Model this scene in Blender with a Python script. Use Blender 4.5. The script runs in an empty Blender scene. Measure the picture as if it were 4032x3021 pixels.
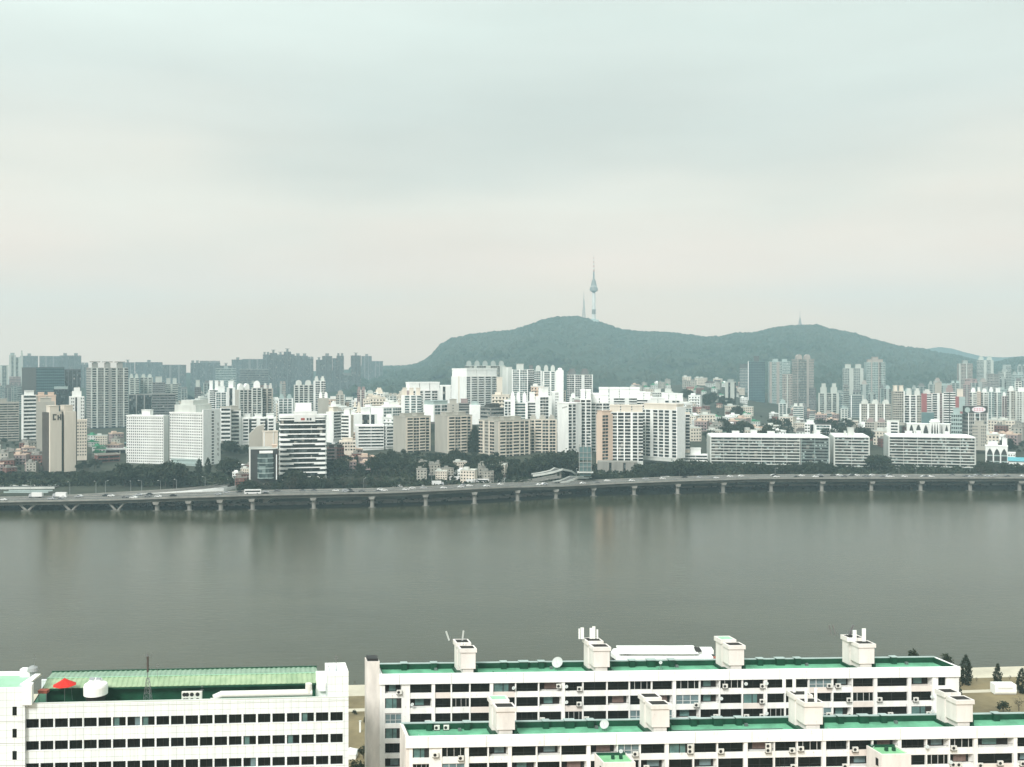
import bpy, math, random
from mathutils import Vector, Matrix
R = math.radians
random.seed(7)
SC = bpy.context.scene
COL = SC.collection
# ---------------------------------------------------------------- camera
F = 3919.0; CX = 2016.0; HY = 1458.0; CH = 95.0     # focal length, centre column and horizon row in photo pixels, eye height (m)
cam = bpy.data.cameras.new("camera"); cam.lens = F/4032*36; cam.sensor_width = 36; cam.shift_y = -52.5/4032
cam.clip_start = 1; cam.clip_end = 30000
co = bpy.data.objects.new("camera", cam); COL.objects.link(co)
co.location = (0, 0, CH); co.rotation_euler = (R(90), 0, 0); SC.camera = co
# ---------------------------------------------------------------- light
SUN_EL, SUN_AZ = R(44), R(205)      # azimuth from +Y clockwise: behind the camera, a little to its left
SC.view_settings.view_transform = 'Standard'; SC.view_settings.look = 'None'
SC.view_settings.exposure = 0.5; SC.view_settings.gamma = 1
SC.cycles.use_denoising = True; SC.cycles.max_bounces = 6; SC.cycles.diffuse_bounces = 3; SC.cycles.glossy_bounces = 3
SC.cycles.transmission_bounces = 2; SC.cycles.transparent_max_bounces = 8; SC.cycles.volume_bounces = 0
SC.cycles.caustics_reflective = False; SC.cycles.caustics_refractive = False
sun = bpy.data.lights.new("sun", 'SUN'); sun.energy = 3.0; sun.angle = R(18); sun.color = (1, .985, .955)
so = bpy.data.objects.new("sun", sun); COL.objects.link(so)
sd = Vector((math.sin(SUN_AZ)*math.cos(SUN_EL), math.cos(SUN_AZ)*math.cos(SUN_EL), math.sin(SUN_EL)))
so.rotation_euler = sd.to_track_quat('Z', 'Y').to_euler(); so.location = sd*600
W = bpy.data.worlds.new("World"); SC.world = W; W.use_nodes = True
nt = W.node_tree; nt.nodes.clear(); N = nt.nodes.new; L = nt.links.new
def ramp_set(cr, pts):
    while len(cr.elements) > 1: cr.elements.remove(cr.elements[-1])
    for i, (p, c) in enumerate(pts):
        e = cr.elements[0] if i == 0 else cr.elements.new(p)
        e.position = p; e.color = (*c, 1) if len(c) == 3 else c
sky = N('ShaderNodeTexSky'); sky.sky_type = 'NISHITA'; sky.sun_disc = False; sky.sun_elevation = SUN_EL; sky.sun_rotation = SUN_AZ
sky.air_density = 2; sky.dust_density = 5
tc = N('ShaderNodeTexCoord'); sp = N('ShaderNodeSeparateXYZ'); L(tc.outputs['Generated'], sp.inputs[0])
rp = N('ShaderNodeValToRGB')
ramp_set(rp.color_ramp, [(0, (1.06, .73, .54)), (.05, (1.05, .73, .55)), (.10, (.96, .73, .61)), (.165, (.83, .75, .655)), (.21, (.685, .67, .61)), (.26, (.645, .675, .63)),
                         (.33, (.672, .738, .688)), (.45, (.765, .825, .77)), (1, (1.12, 1.22, 1.17))])
mp = N('ShaderNodeMapping'); mp.inputs['Scale'].default_value = (1.7, 1.7, 6); L(tc.outputs['Generated'], mp.inputs[0])
n1 = N('ShaderNodeTexNoise'); n1.inputs['Scale'].default_value = 1.3; n1.inputs['Detail'].default_value = 3; n1.inputs['Roughness'].default_value = .45
L(mp.outputs[0], n1.inputs['Vector'])
# the edge of the cloud deck wavers
ad = N('ShaderNodeMath'); ad.operation = 'MULTIPLY_ADD'; ad.inputs[1].default_value = .17; L(n1.outputs['Fac'], ad.inputs[0])
sb = N('ShaderNodeMath'); sb.operation = 'ADD'; sb.inputs[1].default_value = -.088; L(sp.outputs['Z'], sb.inputs[0]); L(sb.outputs[0], ad.inputs[2])
L(ad.outputs[0], rp.inputs[0])
mp2 = N('ShaderNodeMapping'); mp2.inputs['Scale'].default_value = (2.2, 2.2, 13); mp2.inputs['Location'].default_value = (3.1, .4, 1.7); L(tc.outputs['Generated'], mp2.inputs[0])
n2 = N('ShaderNodeTexNoise'); n2.inputs['Scale'].default_value = 1.0; n2.inputs['Detail'].default_value = 6; n2.inputs['Roughness'].default_value = .5; L(mp2.outputs[0], n2.inputs['Vector'])
r2 = N('ShaderNodeMapRange'); r2.inputs['From Min'].default_value = .3; r2.inputs['From Max'].default_value = .7; r2.inputs['To Min'].default_value = .915; r2.inputs['To Max'].default_value = 1.06
L(n2.outputs['Fac'], r2.inputs[0])
ml = N('ShaderNodeVectorMath'); ml.operation = 'SCALE'; L(rp.outputs[0], ml.inputs[0])
# thinner, brighter cloud towards the upper left; a low bank further right
gx = N('ShaderNodeMapRange'); gx.interpolation_type = 'SMOOTHSTEP'; gx.inputs['From Min'].default_value = .05; gx.inputs['From Max'].default_value = -.48; gx.inputs['To Max'].default_value = 1; L(sp.outputs['X'], gx.inputs[0])
gz = N('ShaderNodeMapRange'); gz.interpolation_type = 'SMOOTHSTEP'; gz.inputs['From Min'].default_value = .20; gz.inputs['From Max'].default_value = .37; L(sp.outputs['Z'], gz.inputs[0])
gm = N('ShaderNodeMath'); gm.operation = 'MULTIPLY'; L(gx.outputs[0], gm.inputs[0]); L(gz.outputs[0], gm.inputs[1])
g1 = N('ShaderNodeMath'); g1.operation = 'MULTIPLY_ADD'; g1.inputs[1].default_value = .22; g1.inputs[2].default_value = .995; L(gm.outputs[0], g1.inputs[0])
g2 = N('ShaderNodeMath'); g2.operation = 'MULTIPLY'; L(g1.outputs[0], g2.inputs[0]); L(r2.outputs[0], g2.inputs[1]); L(g2.outputs[0], ml.inputs['Scale'])
m10 = N('ShaderNodeVectorMath'); m10.operation = 'SCALE'; m10.inputs['Scale'].default_value = 8.6; L(ml.outputs[0], m10.inputs[0])
mx = N('ShaderNodeMix'); mx.data_type = 'RGBA'; mx.inputs[0].default_value = .94; L(sky.outputs[0], mx.inputs['A']); L(m10.outputs[0], mx.inputs['B'])
bg = N('ShaderNodeBackground'); bg.inputs['Strength'].default_value = .1; L(mx.outputs['Result'], bg.inputs['Color'])
wo = N('ShaderNodeOutputWorld'); L(bg.outputs[0], wo.inputs['Surface'])
W.cycles.sampling_method = 'MANUAL'; W.cycles.sample_map_resolution = 512
# ---------------------------------------------------------------- pixel <-> world
def wx(X, d): return (X-CX)/F*d
def wz(Y, d): return CH-(Y-HY)/F*d
def lerp(pts, x):
    if x <= pts[0][0]: return pts[0][1]
    for (a, b), (c, e) in zip(pts, pts[1:]):
        if x <= c: return b+(e-b)*(x-a)/(c-a)
    return pts[-1][1]
# ---------------------------------------------------------------- materials
MATS = {}
def mat(name, col, rough=.8, var=.12, scale=.25, metal=0., streak=0., bump=0., spec=.3, detail=4, cell=None, spots=0.):
    if name in MATS: return MATS[name]
    m = bpy.data.materials.new(name); m.use_nodes = True; t = m.node_tree; b = t.nodes['Principled BSDF']
    b.inputs['Roughness'].default_value = rough; b.inputs['Metallic'].default_value = metal
    b.inputs['Specular IOR Level'].default_value = spec; b.inputs['Base Color'].default_value = (*col, 1)
    N = t.nodes.new; L = t.links.new
    g = N('ShaderNodeNewGeometry')
    if var:
        n = N('ShaderNodeTexNoise'); n.inputs['Scale'].default_value = scale; n.inputs['Detail'].default_value = detail; n.inputs['Roughness'].default_value = .65
        if streak:
            q = N('ShaderNodeMapping'); q.inputs['Scale'].default_value = (1, 1, streak); L(g.outputs['Position'], q.inputs[0]); L(q.outputs[0], n.inputs['Vector'])
        else: L(g.outputs['Position'], n.inputs['Vector'])
        c = N('ShaderNodeValToRGB'); ramp_set(c.color_ramp, [(.3, tuple(x*(1-var) for x in col)), (.62, tuple(min(1, x*(1+var*.5)) for x in col))])
        L(n.outputs['Fac'], c.inputs[0]); L(c.outputs[0], b.inputs['Base Color'])
    if cell:   # panes and curtains: cells of the given size (m) picking among colours
        q = N('ShaderNodeVectorMath'); q.operation = 'DIVIDE'; q.inputs[1].default_value = cell[0]
        L(g.outputs['Position'], q.inputs[0])
        fl = N('ShaderNodeVectorMath'); fl.operation = 'FLOOR'; L(q.outputs[0], fl.inputs[0])
        wn = N('ShaderNodeTexWhiteNoise'); wn.noise_dimensions = '3D'; L(fl.outputs[0], wn.inputs['Vector'])
        c = N('ShaderNodeValToRGB'); c.color_ramp.interpolation = 'CONSTANT'; ramp_set(c.color_ramp, cell[1]); L(wn.outputs['Value'], c.inputs[0]); L(c.outputs[0], b.inputs['Base Color'])
    if spots:  # rust runs and flaked paint
        q = N('ShaderNodeMapping'); q.inputs['Scale'].default_value = (2.2, 2.2, .8); L(g.outputs['Position'], q.inputs[0])
        n = N('ShaderNodeTexNoise'); n.inputs['Scale'].default_value = 1; n.inputs['Detail'].default_value = 8; n.inputs['Roughness'].default_value = .7; L(q.outputs[0], n.inputs['Vector'])
        k = N('ShaderNodeMapRange'); k.inputs['From Min'].default_value = .60; k.inputs['From Max'].default_value = .74; k.inputs['To Max'].default_value = spots; L(n.outputs['Fac'], k.inputs[0])
        x = N('ShaderNodeMix'); x.data_type = 'RGBA'; L(k.outputs[0], x.inputs[0]); x.inputs['B'].default_value = (.22, .17, .12, 1)
        if b.inputs['Base Color'].is_linked: L(b.inputs['Base Color'].links[0].from_socket, x.inputs['A'])
        L(x.outputs['Result'], b.inputs['Base Color'])
    if bump:
        n = N('ShaderNodeTexNoise'); n.inputs['Scale'].default_value = scale*4; n.inputs['Detail'].default_value = 5; L(g.outputs['Position'], n.inputs['Vector'])
        bp = N('ShaderNodeBump'); bp.inputs['Strength'].default_value = bump; L(n.outputs['Fac'], bp.inputs['Height']); L(bp.outputs[0], b.inputs['Normal'])
    MATS[name] = m; return m
mat('white', (.73, .74, .71), .7, .14, .12, streak=.25)
mat('bright', (.83, .84, .81), .7, .08, .3)
mat('offwhite', (.55, .57, .53), .75, .15, .12, streak=.25)
mat('cream', (.64, .58, .49), .75, .12, .12, streak=.2)
mat('beige', (.37, .355, .31), .8, .14, .12, streak=.2)
mat('tan', (.62, .48, .38), .8, .1, .12, streak=.2)
mat('grey', (.28, .28, .26), .8, .15, .12, streak=.2)
mat('farwall', (.30, .34, .32), .8, .15, .1, streak=.3); mat('farpale', (.42, .45, .41), .8, .15, .1, streak=.3); mat('fartan', (.33, .30, .27), .8, .12, .1)  # dimmed wall colours with distance haze put into them
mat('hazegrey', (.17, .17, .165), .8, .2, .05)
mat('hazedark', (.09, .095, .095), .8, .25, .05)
mat('mauve', (.30, .23, .22), .8, .12, .1)
mat('brick', (.19, .085, .07), .85, .25, .3)
mat('redwall', (.30, .10, .10), .8, .12, .12)
mat('dark', (.045, .045, .042), .6, .3, .2)
mat('brown', (.07, .058, .05), .7, .2, .2)
mat('tealwall', (.10, .17, .17), .5, .2, .2)
mat('paleteal', (.34, .42, .40), .6, .15, .2)
mat('concrete', (.25, .245, .22), .85, .25, .2, streak=.3)
mat('old_shaded_concrete', (.12, .118, .10), .9, .35, .15)
mat('asphalt', (.085, .085, .08), .9, .25, .2)
mat('soil', (.035, .04, .026), .95, .5, .05)
mat('scrub', (.05, .06, .035), .95, .5, .12)
mat('greenroof', (.05, .25, .13), .7, .3, .35)
mat('palegreen', (.30, .52, .36), .6, .15, .3)
mat('steel', (.25, .26, .27), .4, .15, .5, metal=.7)
mat('lampgrey', (.28, .30, .30), .5, 0)
DK = (.012, .014, .014)
mat('glass', DK, .12, 0, spec=.5, cell=((1.9, 1.9, 2.7), [(0, DK), (.55, (.022, .026, .026)), (.76, (.05, .062, .062)), (.88, (.09, .11, .11)), (.96, (.26, .25, .22))]))
mat('deepglass', DK, .3, 0, spec=.3, cell=((2.6, 2.6, 2.65), [(0, (.008, .008, .007)), (.45, (.018, .016, .014)), (.66, (.04, .032, .028)), (.78, (.035, .06, .055)), (.88, (.10, .13, .12)), (.95, (.25, .24, .21))]))
mat('greenglass', DK, .1, 0, spec=.5, cell=((2.3, 2.3, 2.9), [(0, (.03, .05, .05)), (.4, (.05, .08, .08)), (.7, (.09, .13, .13)), (.9, (.18, .24, .23))]))
mat('blueglass', (.03, .055, .07), .08, .3, .1, spec=.6)
mat('leaf', (.022, .032, .016), .8, .5, .35, spec=.15)
mat('leaf2', (.036, .042, .024), .8, .5, .35, spec=.15)
mat('leaf3', (.06, .055, .04), .85, .5, .35, spec=.1)
mat('bark', (.06, .05, .04), .9, .2, 2)
# ---------------------------------------------------------------- mesh builder
class MB:
    def __init__(s, M=None): s.v = []; s.f = []; s.mi = []; s.M = M; s.m = 0
    def add(s, vs, fs):
        o = len(s.v); s.v += [tuple(s.M @ Vector(p)) for p in vs] if s.M else vs
        s.f += [tuple(o+i for i in q) for q in fs]; s.mi += [s.m]*len(fs)
    def box(s, x0, x1, y0, y1, z0, z1, bottom=True):
        if x1 < x0: x0, x1 = x1, x0
        if y1 < y0: y0, y1 = y1, y0
        vs = [(x0, y0, z0), (x1, y0, z0), (x1, y1, z0), (x0, y1, z0), (x0, y0, z1), (x1, y0, z1), (x1, y1, z1), (x0, y1, z1)]
        fs = [(4, 5, 6, 7), (0, 1, 5, 4), (1, 2, 6, 5), (2, 3, 7, 6), (3, 0, 4, 7)]
        if bottom: fs.append((0, 3, 2, 1))
        s.add(vs, fs)
    def prism(s, poly, z0, z1):
        n = len(poly)
        s.add([(x, y, z0) for x, y in poly]+[(x, y, z1) for x, y in poly], [tuple(range(n, 2*n)), tuple(range(n-1, -1, -1))]+[(i, (i+1) % n, n+(i+1) % n, n+i) for i in range(n)])
    def xprism(s, prof, x0, x1):      # profile in (y, z) swept along x
        n = len(prof)
        s.add([(x0, y, z) for y, z in prof]+[(x1, y, z) for y, z in prof], [tuple(range(n-1, -1, -1)), tuple(range(n, 2*n))]+[(i, n+i, n+(i+1) % n, (i+1) % n) for i in range(n)])
    def yprism(s, prof, y0, y1):      # profile in (x, z) swept along y
        n = len(prof)
        s.add([(x, y0, z) for x, z in prof]+[(x, y1, z) for x, z in prof], [tuple(range(n)), tuple(range(2*n-1, n-1, -1))]+[(i, (i+1) % n, n+(i+1) % n, n+i) for i in range(n)][::-1])
    def tube(s, a, b, r0, r1=None, n=8):
        r1 = r0 if r1 is None else r1
        a = Vector(a); b = Vector(b); d = (b-a).normalized(); u = d.orthogonal().normalized(); w = d.cross(u)
        vs = []
        for c, r in ((a, r0), (b, r1)):
            for i in range(n):
                t = 2*math.pi*i/n; vs.append(tuple(c+(u*math.cos(t)+w*math.sin(t))*r))
        s.add(vs, [(i, (i+1) % n, n+(i+1) % n, n+i) for i in range(n)]+[tuple(range(n-1, -1, -1)), tuple(range(n, 2*n))])
    def lathe(s, prof, n=20, c=(0, 0)):   # (r, z)
        vs = []; fs = []
        for r, z in prof:
            for i in range(n):
                t = 2*math.pi*i/n; vs.append((c[0]+r*math.cos(t), c[1]+r*math.sin(t), z))
        for k in range(len(prof)-1):
            for i in range(n):
                j = (i+1) % n; fs.append((k*n+i, k*n+j, (k+1)*n+j, (k+1)*n+i))
        fs.append(tuple(range(n-1, -1, -1))); fs.append(tuple(range((len(prof)-1)*n, len(prof)*n)))
        s.add(vs, fs)
    def mesh(s, name, mats):
        me = bpy.data.meshes.new(name); me.from_pydata(s.v, [], s.f)
        for m in (mats if isinstance(mats, (list, tuple)) else [mats]): me.materials.append(MATS[m] if isinstance(m, str) else m)
        if any(s.mi): me.polygons.foreach_set('material_index', s.mi)
        me.update(); return me
    def obj(s, name, mats, parent=None):
        o = bpy.data.objects.new(name, s.mesh(name, mats)); COL.objects.link(o); o.parent = parent; return o
def put(name, me, parent=None, loc=(0, 0, 0), rot=(0, 0, 0), sc=(1, 1, 1)):
    o = bpy.data.objects.new(name, me); COL.objects.link(o); o.parent = parent; o.location = loc; o.rotation_euler = rot
    o.scale = sc if isinstance(sc, tuple) else (sc, sc, sc); return o
def tag(o, label=None, cat=None, group=None, kind=None):
    for k, v in (('label', label), ('category', cat), ('group', group), ('kind', kind)):
        if v: o[k] = v
    return o
def thing(name, label, cat, loc=(0, 0, 0), rz=0, group=None, sc=1.):
    o = bpy.data.objects.new(name, None); COL.objects.link(o); o.location = loc; o.rotation_euler = (0, 0, rz); o.scale = (sc, sc, sc); o.empty_display_size = .1
    return tag(o, label, cat, group)
ORD = ['', 'first', 'second', 'third', 'fourth', 'fifth', 'sixth', 'seventh', 'eighth', 'ninth', 'tenth', 'eleventh', 'twelfth', 'thirteenth', 'fourteenth',
       'fifteenth', 'sixteenth', 'seventeenth', 'eighteenth', 'nineteenth']
TENS = {2: 'twent', 3: 'thirt', 4: 'fort', 5: 'fift', 6: 'sixt', 7: 'sevent', 8: 'eight', 9: 'ninet'}
def ordinal(n, total):
    if n == 1: return 'leftmost'
    if n == total: return 'rightmost'
    if n < 20: return ORD[n]+' from the left'
    return (TENS[n//10]+('ieth' if n % 10 == 0 else 'y-'+ORD[n % 10]))+' from the left'
def order_labels(objs):     # things whose look is the same are told apart by their order across the photo
    by = {}
    for o in objs: by.setdefault(o['label'], []).append(o)
    for lab, v in by.items():
        if len(v) > 1:
            v.sort(key=lambda o: o.location.x/max(o.location.y, 1))
            for i, o in enumerate(v): o['label'] = lab+', '+ordinal(i+1, len(v))
# ---------------------------------------------------------------- terrain
DL = [(-1600, 660), (0, 668), (864, 669), (1232, 677), (1463, 683), (1675, 691), (1868, 702), (2038, 717), (2190, 730), (2338, 746), (2671, 758), (3041, 772), (3437, 778), (4023, 779), (5600, 790)]
def dl(X): return lerp(DL, X)
RISE = [(0, -.6), (1, .3), (8, 1.2), (14, 5), (26, 5.2), (45, 6), (62, 7), (90, 10), (160, 14.5), (300, 18), (600, 22), (1500, 28), (6000, 40)]
def zg(X, d):
    z = lerp(RISE, d-dl(X)-9)
    z += 30*math.exp(-((X-2000)/650)**2)*math.exp(-((d-1330)/300)**2)
    z += 42*math.exp(-((X-2720)/400)**2)*math.exp(-((d-1950)/360)**2)
    z += 5*math.exp(-((X-1560)/260)**2)*math.exp(-((d-840)/70)**2)
    return z
def grid(name, rows, cols, fn, m, kind='structure', smooth=False):
    v = [fn(r, c) for r in rows for c in cols]; nc = len(cols)
    f = [(i*nc+j, i*nc+j+1, (i+1)*nc+j+1, (i+1)*nc+j) for i in range(len(rows)-1) for j in range(nc-1)]
    me = bpy.data.meshes.new(name); me.from_pydata(v, [], f); me.materials.append(MATS[m] if isinstance(m, str) else m)
    if smooth: me.polygons.foreach_set('use_smooth', [True]*len(f))
    o = bpy.data.objects.new(name, me); COL.objects.link(o)
    return tag(o, kind=kind)
cols = list(range(-1600, 5700, 60))
offs = [0, 6, 9, 13, 18, 24, 32, 42, 55, 70, 95, 130, 170, 220, 280, 350, 430, 520, 620, 730, 850, 980, 1120, 1280, 1450, 1700, 2200, 3000, 4500, 5200]
def cell_fn(o, X): d = dl(X)+o; return (wx(X, d), d, zg(X, d))
grid('ground', offs, cols, cell_fn, 'soil')
# the near bank
def near_bank(x): return 301+.09*x
nr = [-40, 60, 150, 210, 250, 270, 282, 288, 296, 299.5, 301, 303]; nz = [7, 7, 7, 7, 6.6, 6.2, 5.6, 5.2, 1.4, .9, .3, -.8]
mat('lawn', (.19, .155, .085), .95, .35, .09)
mat('paleconcrete', (.50, .46, .36), .9, .15, .15)
mat('kerbgrey', (.22, .23, .20), .9, .25, .4)
xs = [i*20 for i in range(-25, 31)]
def nb(seg):
    return lambda r, x: (x, near_bank(x)-301+r, lerp(list(zip(nr, nz)), r))
grid('lawn', [-60, 60, 150, 210, 250, 262, 270, 276], xs, nb(0), 'lawn')
grid('path', [276, 279], xs, lambda r, x: (x, near_bank(x)-301+r, lerp(list(zip(nr, nz)), r)+.004), 'paleconcrete')
grid('riverbank', [279, 282, 288, 296, 299.4], xs, nb(0), 'paleconcrete')
grid('quay', [299.4, 301, 303], xs, nb(0), 'kerbgrey')
grid('footpath', [262, 264.5], xs, lambda r, x: (x, near_bank(x)-301+r, lerp(list(zip(nr, nz)), r)+.03), 'paleconcrete')
# river water
m = bpy.data.materials.new('water'); m.use_nodes = True; t = m.node_tree; b = t.nodes['Principled BSDF']; N = t.nodes.new; L = t.links.new
b.inputs['Base Color'].default_value = (.09, .09, .068, 1); b.inputs['Roughness'].default_value = .13; b.inputs['IOR'].default_value = 1.33
g = N('ShaderNodeNewGeometry')
q = N('ShaderNodeMapping'); q.inputs['Scale'].default_value = (.012, .03, 1); L(g.outputs['Position'], q.inputs[0])
n = N('ShaderNodeTexNoise'); n.inputs['Scale'].default_value = 1; n.inputs['Detail'].default_value = 5; n.inputs['Roughness'].default_value = .6; L(q.outputs[0], n.inputs['Vector'])
c = N('ShaderNodeValToRGB'); ramp_set(c.color_ramp, [(.35, (.032, .033, .013)), (.65, (.048, .049, .024))]); L(n.outputs['Fac'], c.inputs[0]); L(c.outputs[0], b.inputs['Base Color'])
rr = N('ShaderNodeMapRange'); rr.inputs['To Min'].default_value = .05; rr.inputs['To Max'].default_value = .11; rr.inputs['From Min'].default_value = .35; rr.inputs['From Max'].default_value = .65
L(n.outputs['Fac'], rr.inputs[0]); L(rr.outputs[0], b.inputs['Roughness'])
q2 = N('ShaderNodeMapping'); q2.inputs['Scale'].default_value = (.16, .42, 1); L(g.outputs['Position'], q2.inputs[0])
nn = N('ShaderNodeTexNoise'); nn.inputs['Scale'].default_value = 1; nn.inputs['Detail'].default_value = 7; nn.inputs['Roughness'].default_value = .65; L(q2.outputs[0], nn.inputs['Vector'])
bp = N('ShaderNodeBump'); bp.inputs['Strength'].default_value = .6; bp.inputs['Distance'].default_value = .2; L(nn.outputs['Fac'], bp.inputs['Height']); L(bp.outputs[0], b.inputs['Normal'])
MATS['water'] = m
grid('water', [-200+299, 520, 760, 1100], [-1200, -400, 400, 1500], lambda y, x: (x, y, 0), 'water')
# wooded hill with the tower, ridge traced at its real distance
RIDGE = [(300, 1466), (900, 1462), (1200, 1458), (1420, 1448), (1500, 1445), (1560, 1446), (1600, 1444), (1640, 1436), (1672, 1422), (1704, 1398), (1732, 1362), (1776, 1337), (1853, 1319), (1963, 1308), (2018, 1304), (2073, 1286),
         (2139, 1262), (2194, 1252), (2271, 1248), (2315, 1258), (2370, 1273), (2447, 1301), (2513, 1308), (2622, 1311), (2710, 1320), (2776, 1330), (2842, 1327),
         (2897, 1314), (2974, 1313), (3040, 1295), (3117, 1286), (3216, 1283), (3260, 1297), (3359, 1315), (3447, 1343), (3535, 1365), (3634, 1378),
         (3711, 1396), (3755, 1399), (3821, 1416), (3870, 1428), (3905, 1432), (3931, 1428), (3986, 1413), (4060, 1410), (4300, 1425), (4800, 1440)]
from mathutils import noise as NZ
def hill_pt(s, X):
    zr = wz(lerp(RIDGE, X)+5, 3700); k = 1-s; d = 3700-1500*s if s >= 0 else 3700-1500*s*.6
    if s >= 0: h = 25+(zr-25)*(1-s)**1.25*(1-.25*s*math.sin(X/170.))
    else: h = 25+(zr-25)*(1+s)
    n = NZ.fractal(Vector((wx(X, d)/130, d/130, 0)), 1, 2, 5)*34*min(1, 2.2*abs(s)+.03)
    return (wx(X, d), d, h+n)
grid('hill', [1, .93, .86, .79, .72, .65, .58, .51, .44, .37, .3, .24, .18, .13, .09, .05, .02, 0, -.05, -.15, -.35, -.7, -1], list(range(200, 4900, 18)), hill_pt, 'leaf', smooth=True)
# the tree cover of the hill: nobody could count it
cm = MB(); rnd = random.Random(3)
def lump(x, y, z, r):
    t = rnd.random()*3; o = []
    for k in range(6):
        a = t+k*math.pi/3; rr = r*rnd.uniform(.8, 1.15); o.append((x+rr*math.cos(a), y+rr*math.sin(a), z-r*.5*rnd.uniform(.5, 1)))
    o2 = [(x+r*.62*math.cos(t+.5+k*2*math.pi/5)*rnd.uniform(.8, 1.2), y+r*.62*math.sin(t+.5+k*2*math.pi/5), z+r*.45*rnd.uniform(.7, 1.1)) for k in range(5)]
    top = (x+rnd.uniform(-1, 1), y, z+r*.8)
    fs = [(i, (i+1) % 6, 6+i % 5) for i in range(6)]+[(6+i, (i+1) % 6 if i < 5 else 0, 6+(i+1) % 5) for i in range(5)]+[(6+i, 6+(i+1) % 5, 11) for i in range(5)]
    cm.add(o+o2+[top], fs)
def d2(x, y): return 3*NZ.noise(Vector((x/260, y/260, 5)))
for i in range(2600):
    X = rnd.uniform(1380, 4100); x, y, z = hill_pt(rnd.uniform(-.006, .006), X); lump(x, y, z+rnd.uniform(0, 4.5), rnd.uniform(5, 11))
for i in range(6500):
    X = rnd.uniform(1380, 4100); s = rnd.random()**1.1*.9; x, y, z = hill_pt(s, X); cm.m = 1 if rnd.random() < .5+.45*math.sin(x/160.+d2(x, y)) else 0; lump(x, y, z+1, rnd.uniform(7, 15))
tag(cm.obj('hill_woodland', ['leaf', 'leaf2']), 'dense dark green woodland covering the tower hill', 'woodland', None, 'stuff')
FAR = [(3300, 1440), (3450, 1415), (3560, 1388), (3640, 1376), (3694, 1366), (3750, 1373), (3800, 1388), (3870, 1404), (3960, 1408), (4100, 1396), (4300, 1380), (4600, 1420)]
grid('distant_hills', [0, .25, .5, .75, 1], list(range(3300, 4600, 25)), lambda s, X: (wx(X, 5700-800*s), 5700-800*s, 40+(wz(lerp(FAR, X), 5700)-40)*(1-s)), 'leaf', smooth=True)
# hilltop communications tower
d = 3700; tw = thing('communications_tower', 'tall slender tower with a bulging observation deck and striped mast on the wooded hilltop', 'tower', (wx(2338, d), d, wz(1262, d)))
k = d/F
def zt(Y): return (1262-Y)*k
mat('towerwhite', (.62, .60, .57), .7, .1, .05); mat('towerpink', (.50, .40, .37), .7, .1, .05); mat('towerglass', (.17, .165, .155), .3, .1, .05); mat('redpaint', (.35, .08, .06), .6, .05, .1)
S = 300/1553
def py(p): return zt(980+p*S)
B = MB(); B.box(-18, 17, -12, 12, -14, zt(1260)); B.box(-10, 8, -8, 8, zt(1260), zt(1256)); B.obj('base_building', 'paleteal', tw)
B = MB(); B.lathe([(7.2, zt(1258)), (6.6, py(1240))]); B.lathe([(6.2, py(1240)), (5.7, py(900))]); B.obj('shaft', 'towerwhite', tw)
B = MB(); B.lathe([(7.4, py(1335)), (7.4, py(1235))]); B.obj('shaft_collar', 'towerglass', tw)
pr = [(650, 5), (895, 5.2)]
B = MB(); B.lathe([(3.5, py(900)), (7, py(880)), (14, py(862)), (15.4, py(820)), (14, py(790)), (11.4, py(775)), (10.6, py(735)), (9.6, py(715)), (7.8, py(660)), (4.6, py(625)), (3.4, py(600))], 24); B.obj('observation_deck', 'towerglass', tw)
B = MB(); B.lathe([(15.4, py(850)), (15.5, py(842))], 24); B.lathe([(11.4, py(770)), (11.2, py(758))], 24); B.obj('deck_ring', 'towerwhite', tw)
B = MB(); B.lathe([(3.2, py(605)), (2.9, py(465))], 10); B.obj('mast_base', 'steel', tw)
for i in range(8):
    a, c_ = 465-i*43, 465-(i+1)*43
    B = MB(); r = 2.2-.2*i; B.tube((0, 0, py(a)), (0, 0, py(c_)), r, r-.15); B.obj('mast', 'redpaint' if i % 2 == 0 else 'towerwhite', tw)
def lattice(root, h, w, m, nseg=8, top=.15, r=.12, name='lattice'):
    B = MB()
    def hw(z): return w*.5*(1-(1-top)*z/h)
    cs = [(-1, -1), (1, -1), (1, 1), (-1, 1)]
    for i in range(nseg):
        z0, z1 = h*i/nseg, h*(i+1)/nseg; a, c_ = hw(z0), hw(z1)
        for j in range(4):
            p, q = cs[j], cs[(j+1) % 4]
            B.tube((p[0]*a, p[1]*a, z0), (p[0]*c_, p[1]*c_, z1), r, n=4)
            B.tube((p[0]*a, p[1]*a, z0), (q[0]*c_, q[1]*c_, z1), r*.7, n=4)
            B.tube((p[0]*c_, p[1]*c_, z1), (q[0]*c_, q[1]*c_, z1), r*.7, n=4)
    return B.obj(name, m, root)
t2 = thing('lattice_mast', 'thin steel lattice mast just left of the hilltop tower', 'mast', (wx(2299, d), d, wz(1258, d)))
lattice(t2, 80*k, 12, 'steel', 12, .1, .8); B = MB(); B.tube((0, 0, 78*k), (0, 0, 112*k), .9, .4); B.obj('aerial', 'steel', t2)
t2 = thing('lattice_mast', 'small lattice mast on the right hand summit of the hill', 'mast', (wx(3150, d), d, wz(1287, d)))
lattice(t2, 36*k, 11, 'steel', 6, .15, .8); B = MB(); B.tube((0, 0, 35*k), (0, 0, 62*k), .9, .3); B.box(-8, 8, -5, 5, -4, 4); B.obj('aerial', 'steel', t2)
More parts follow.
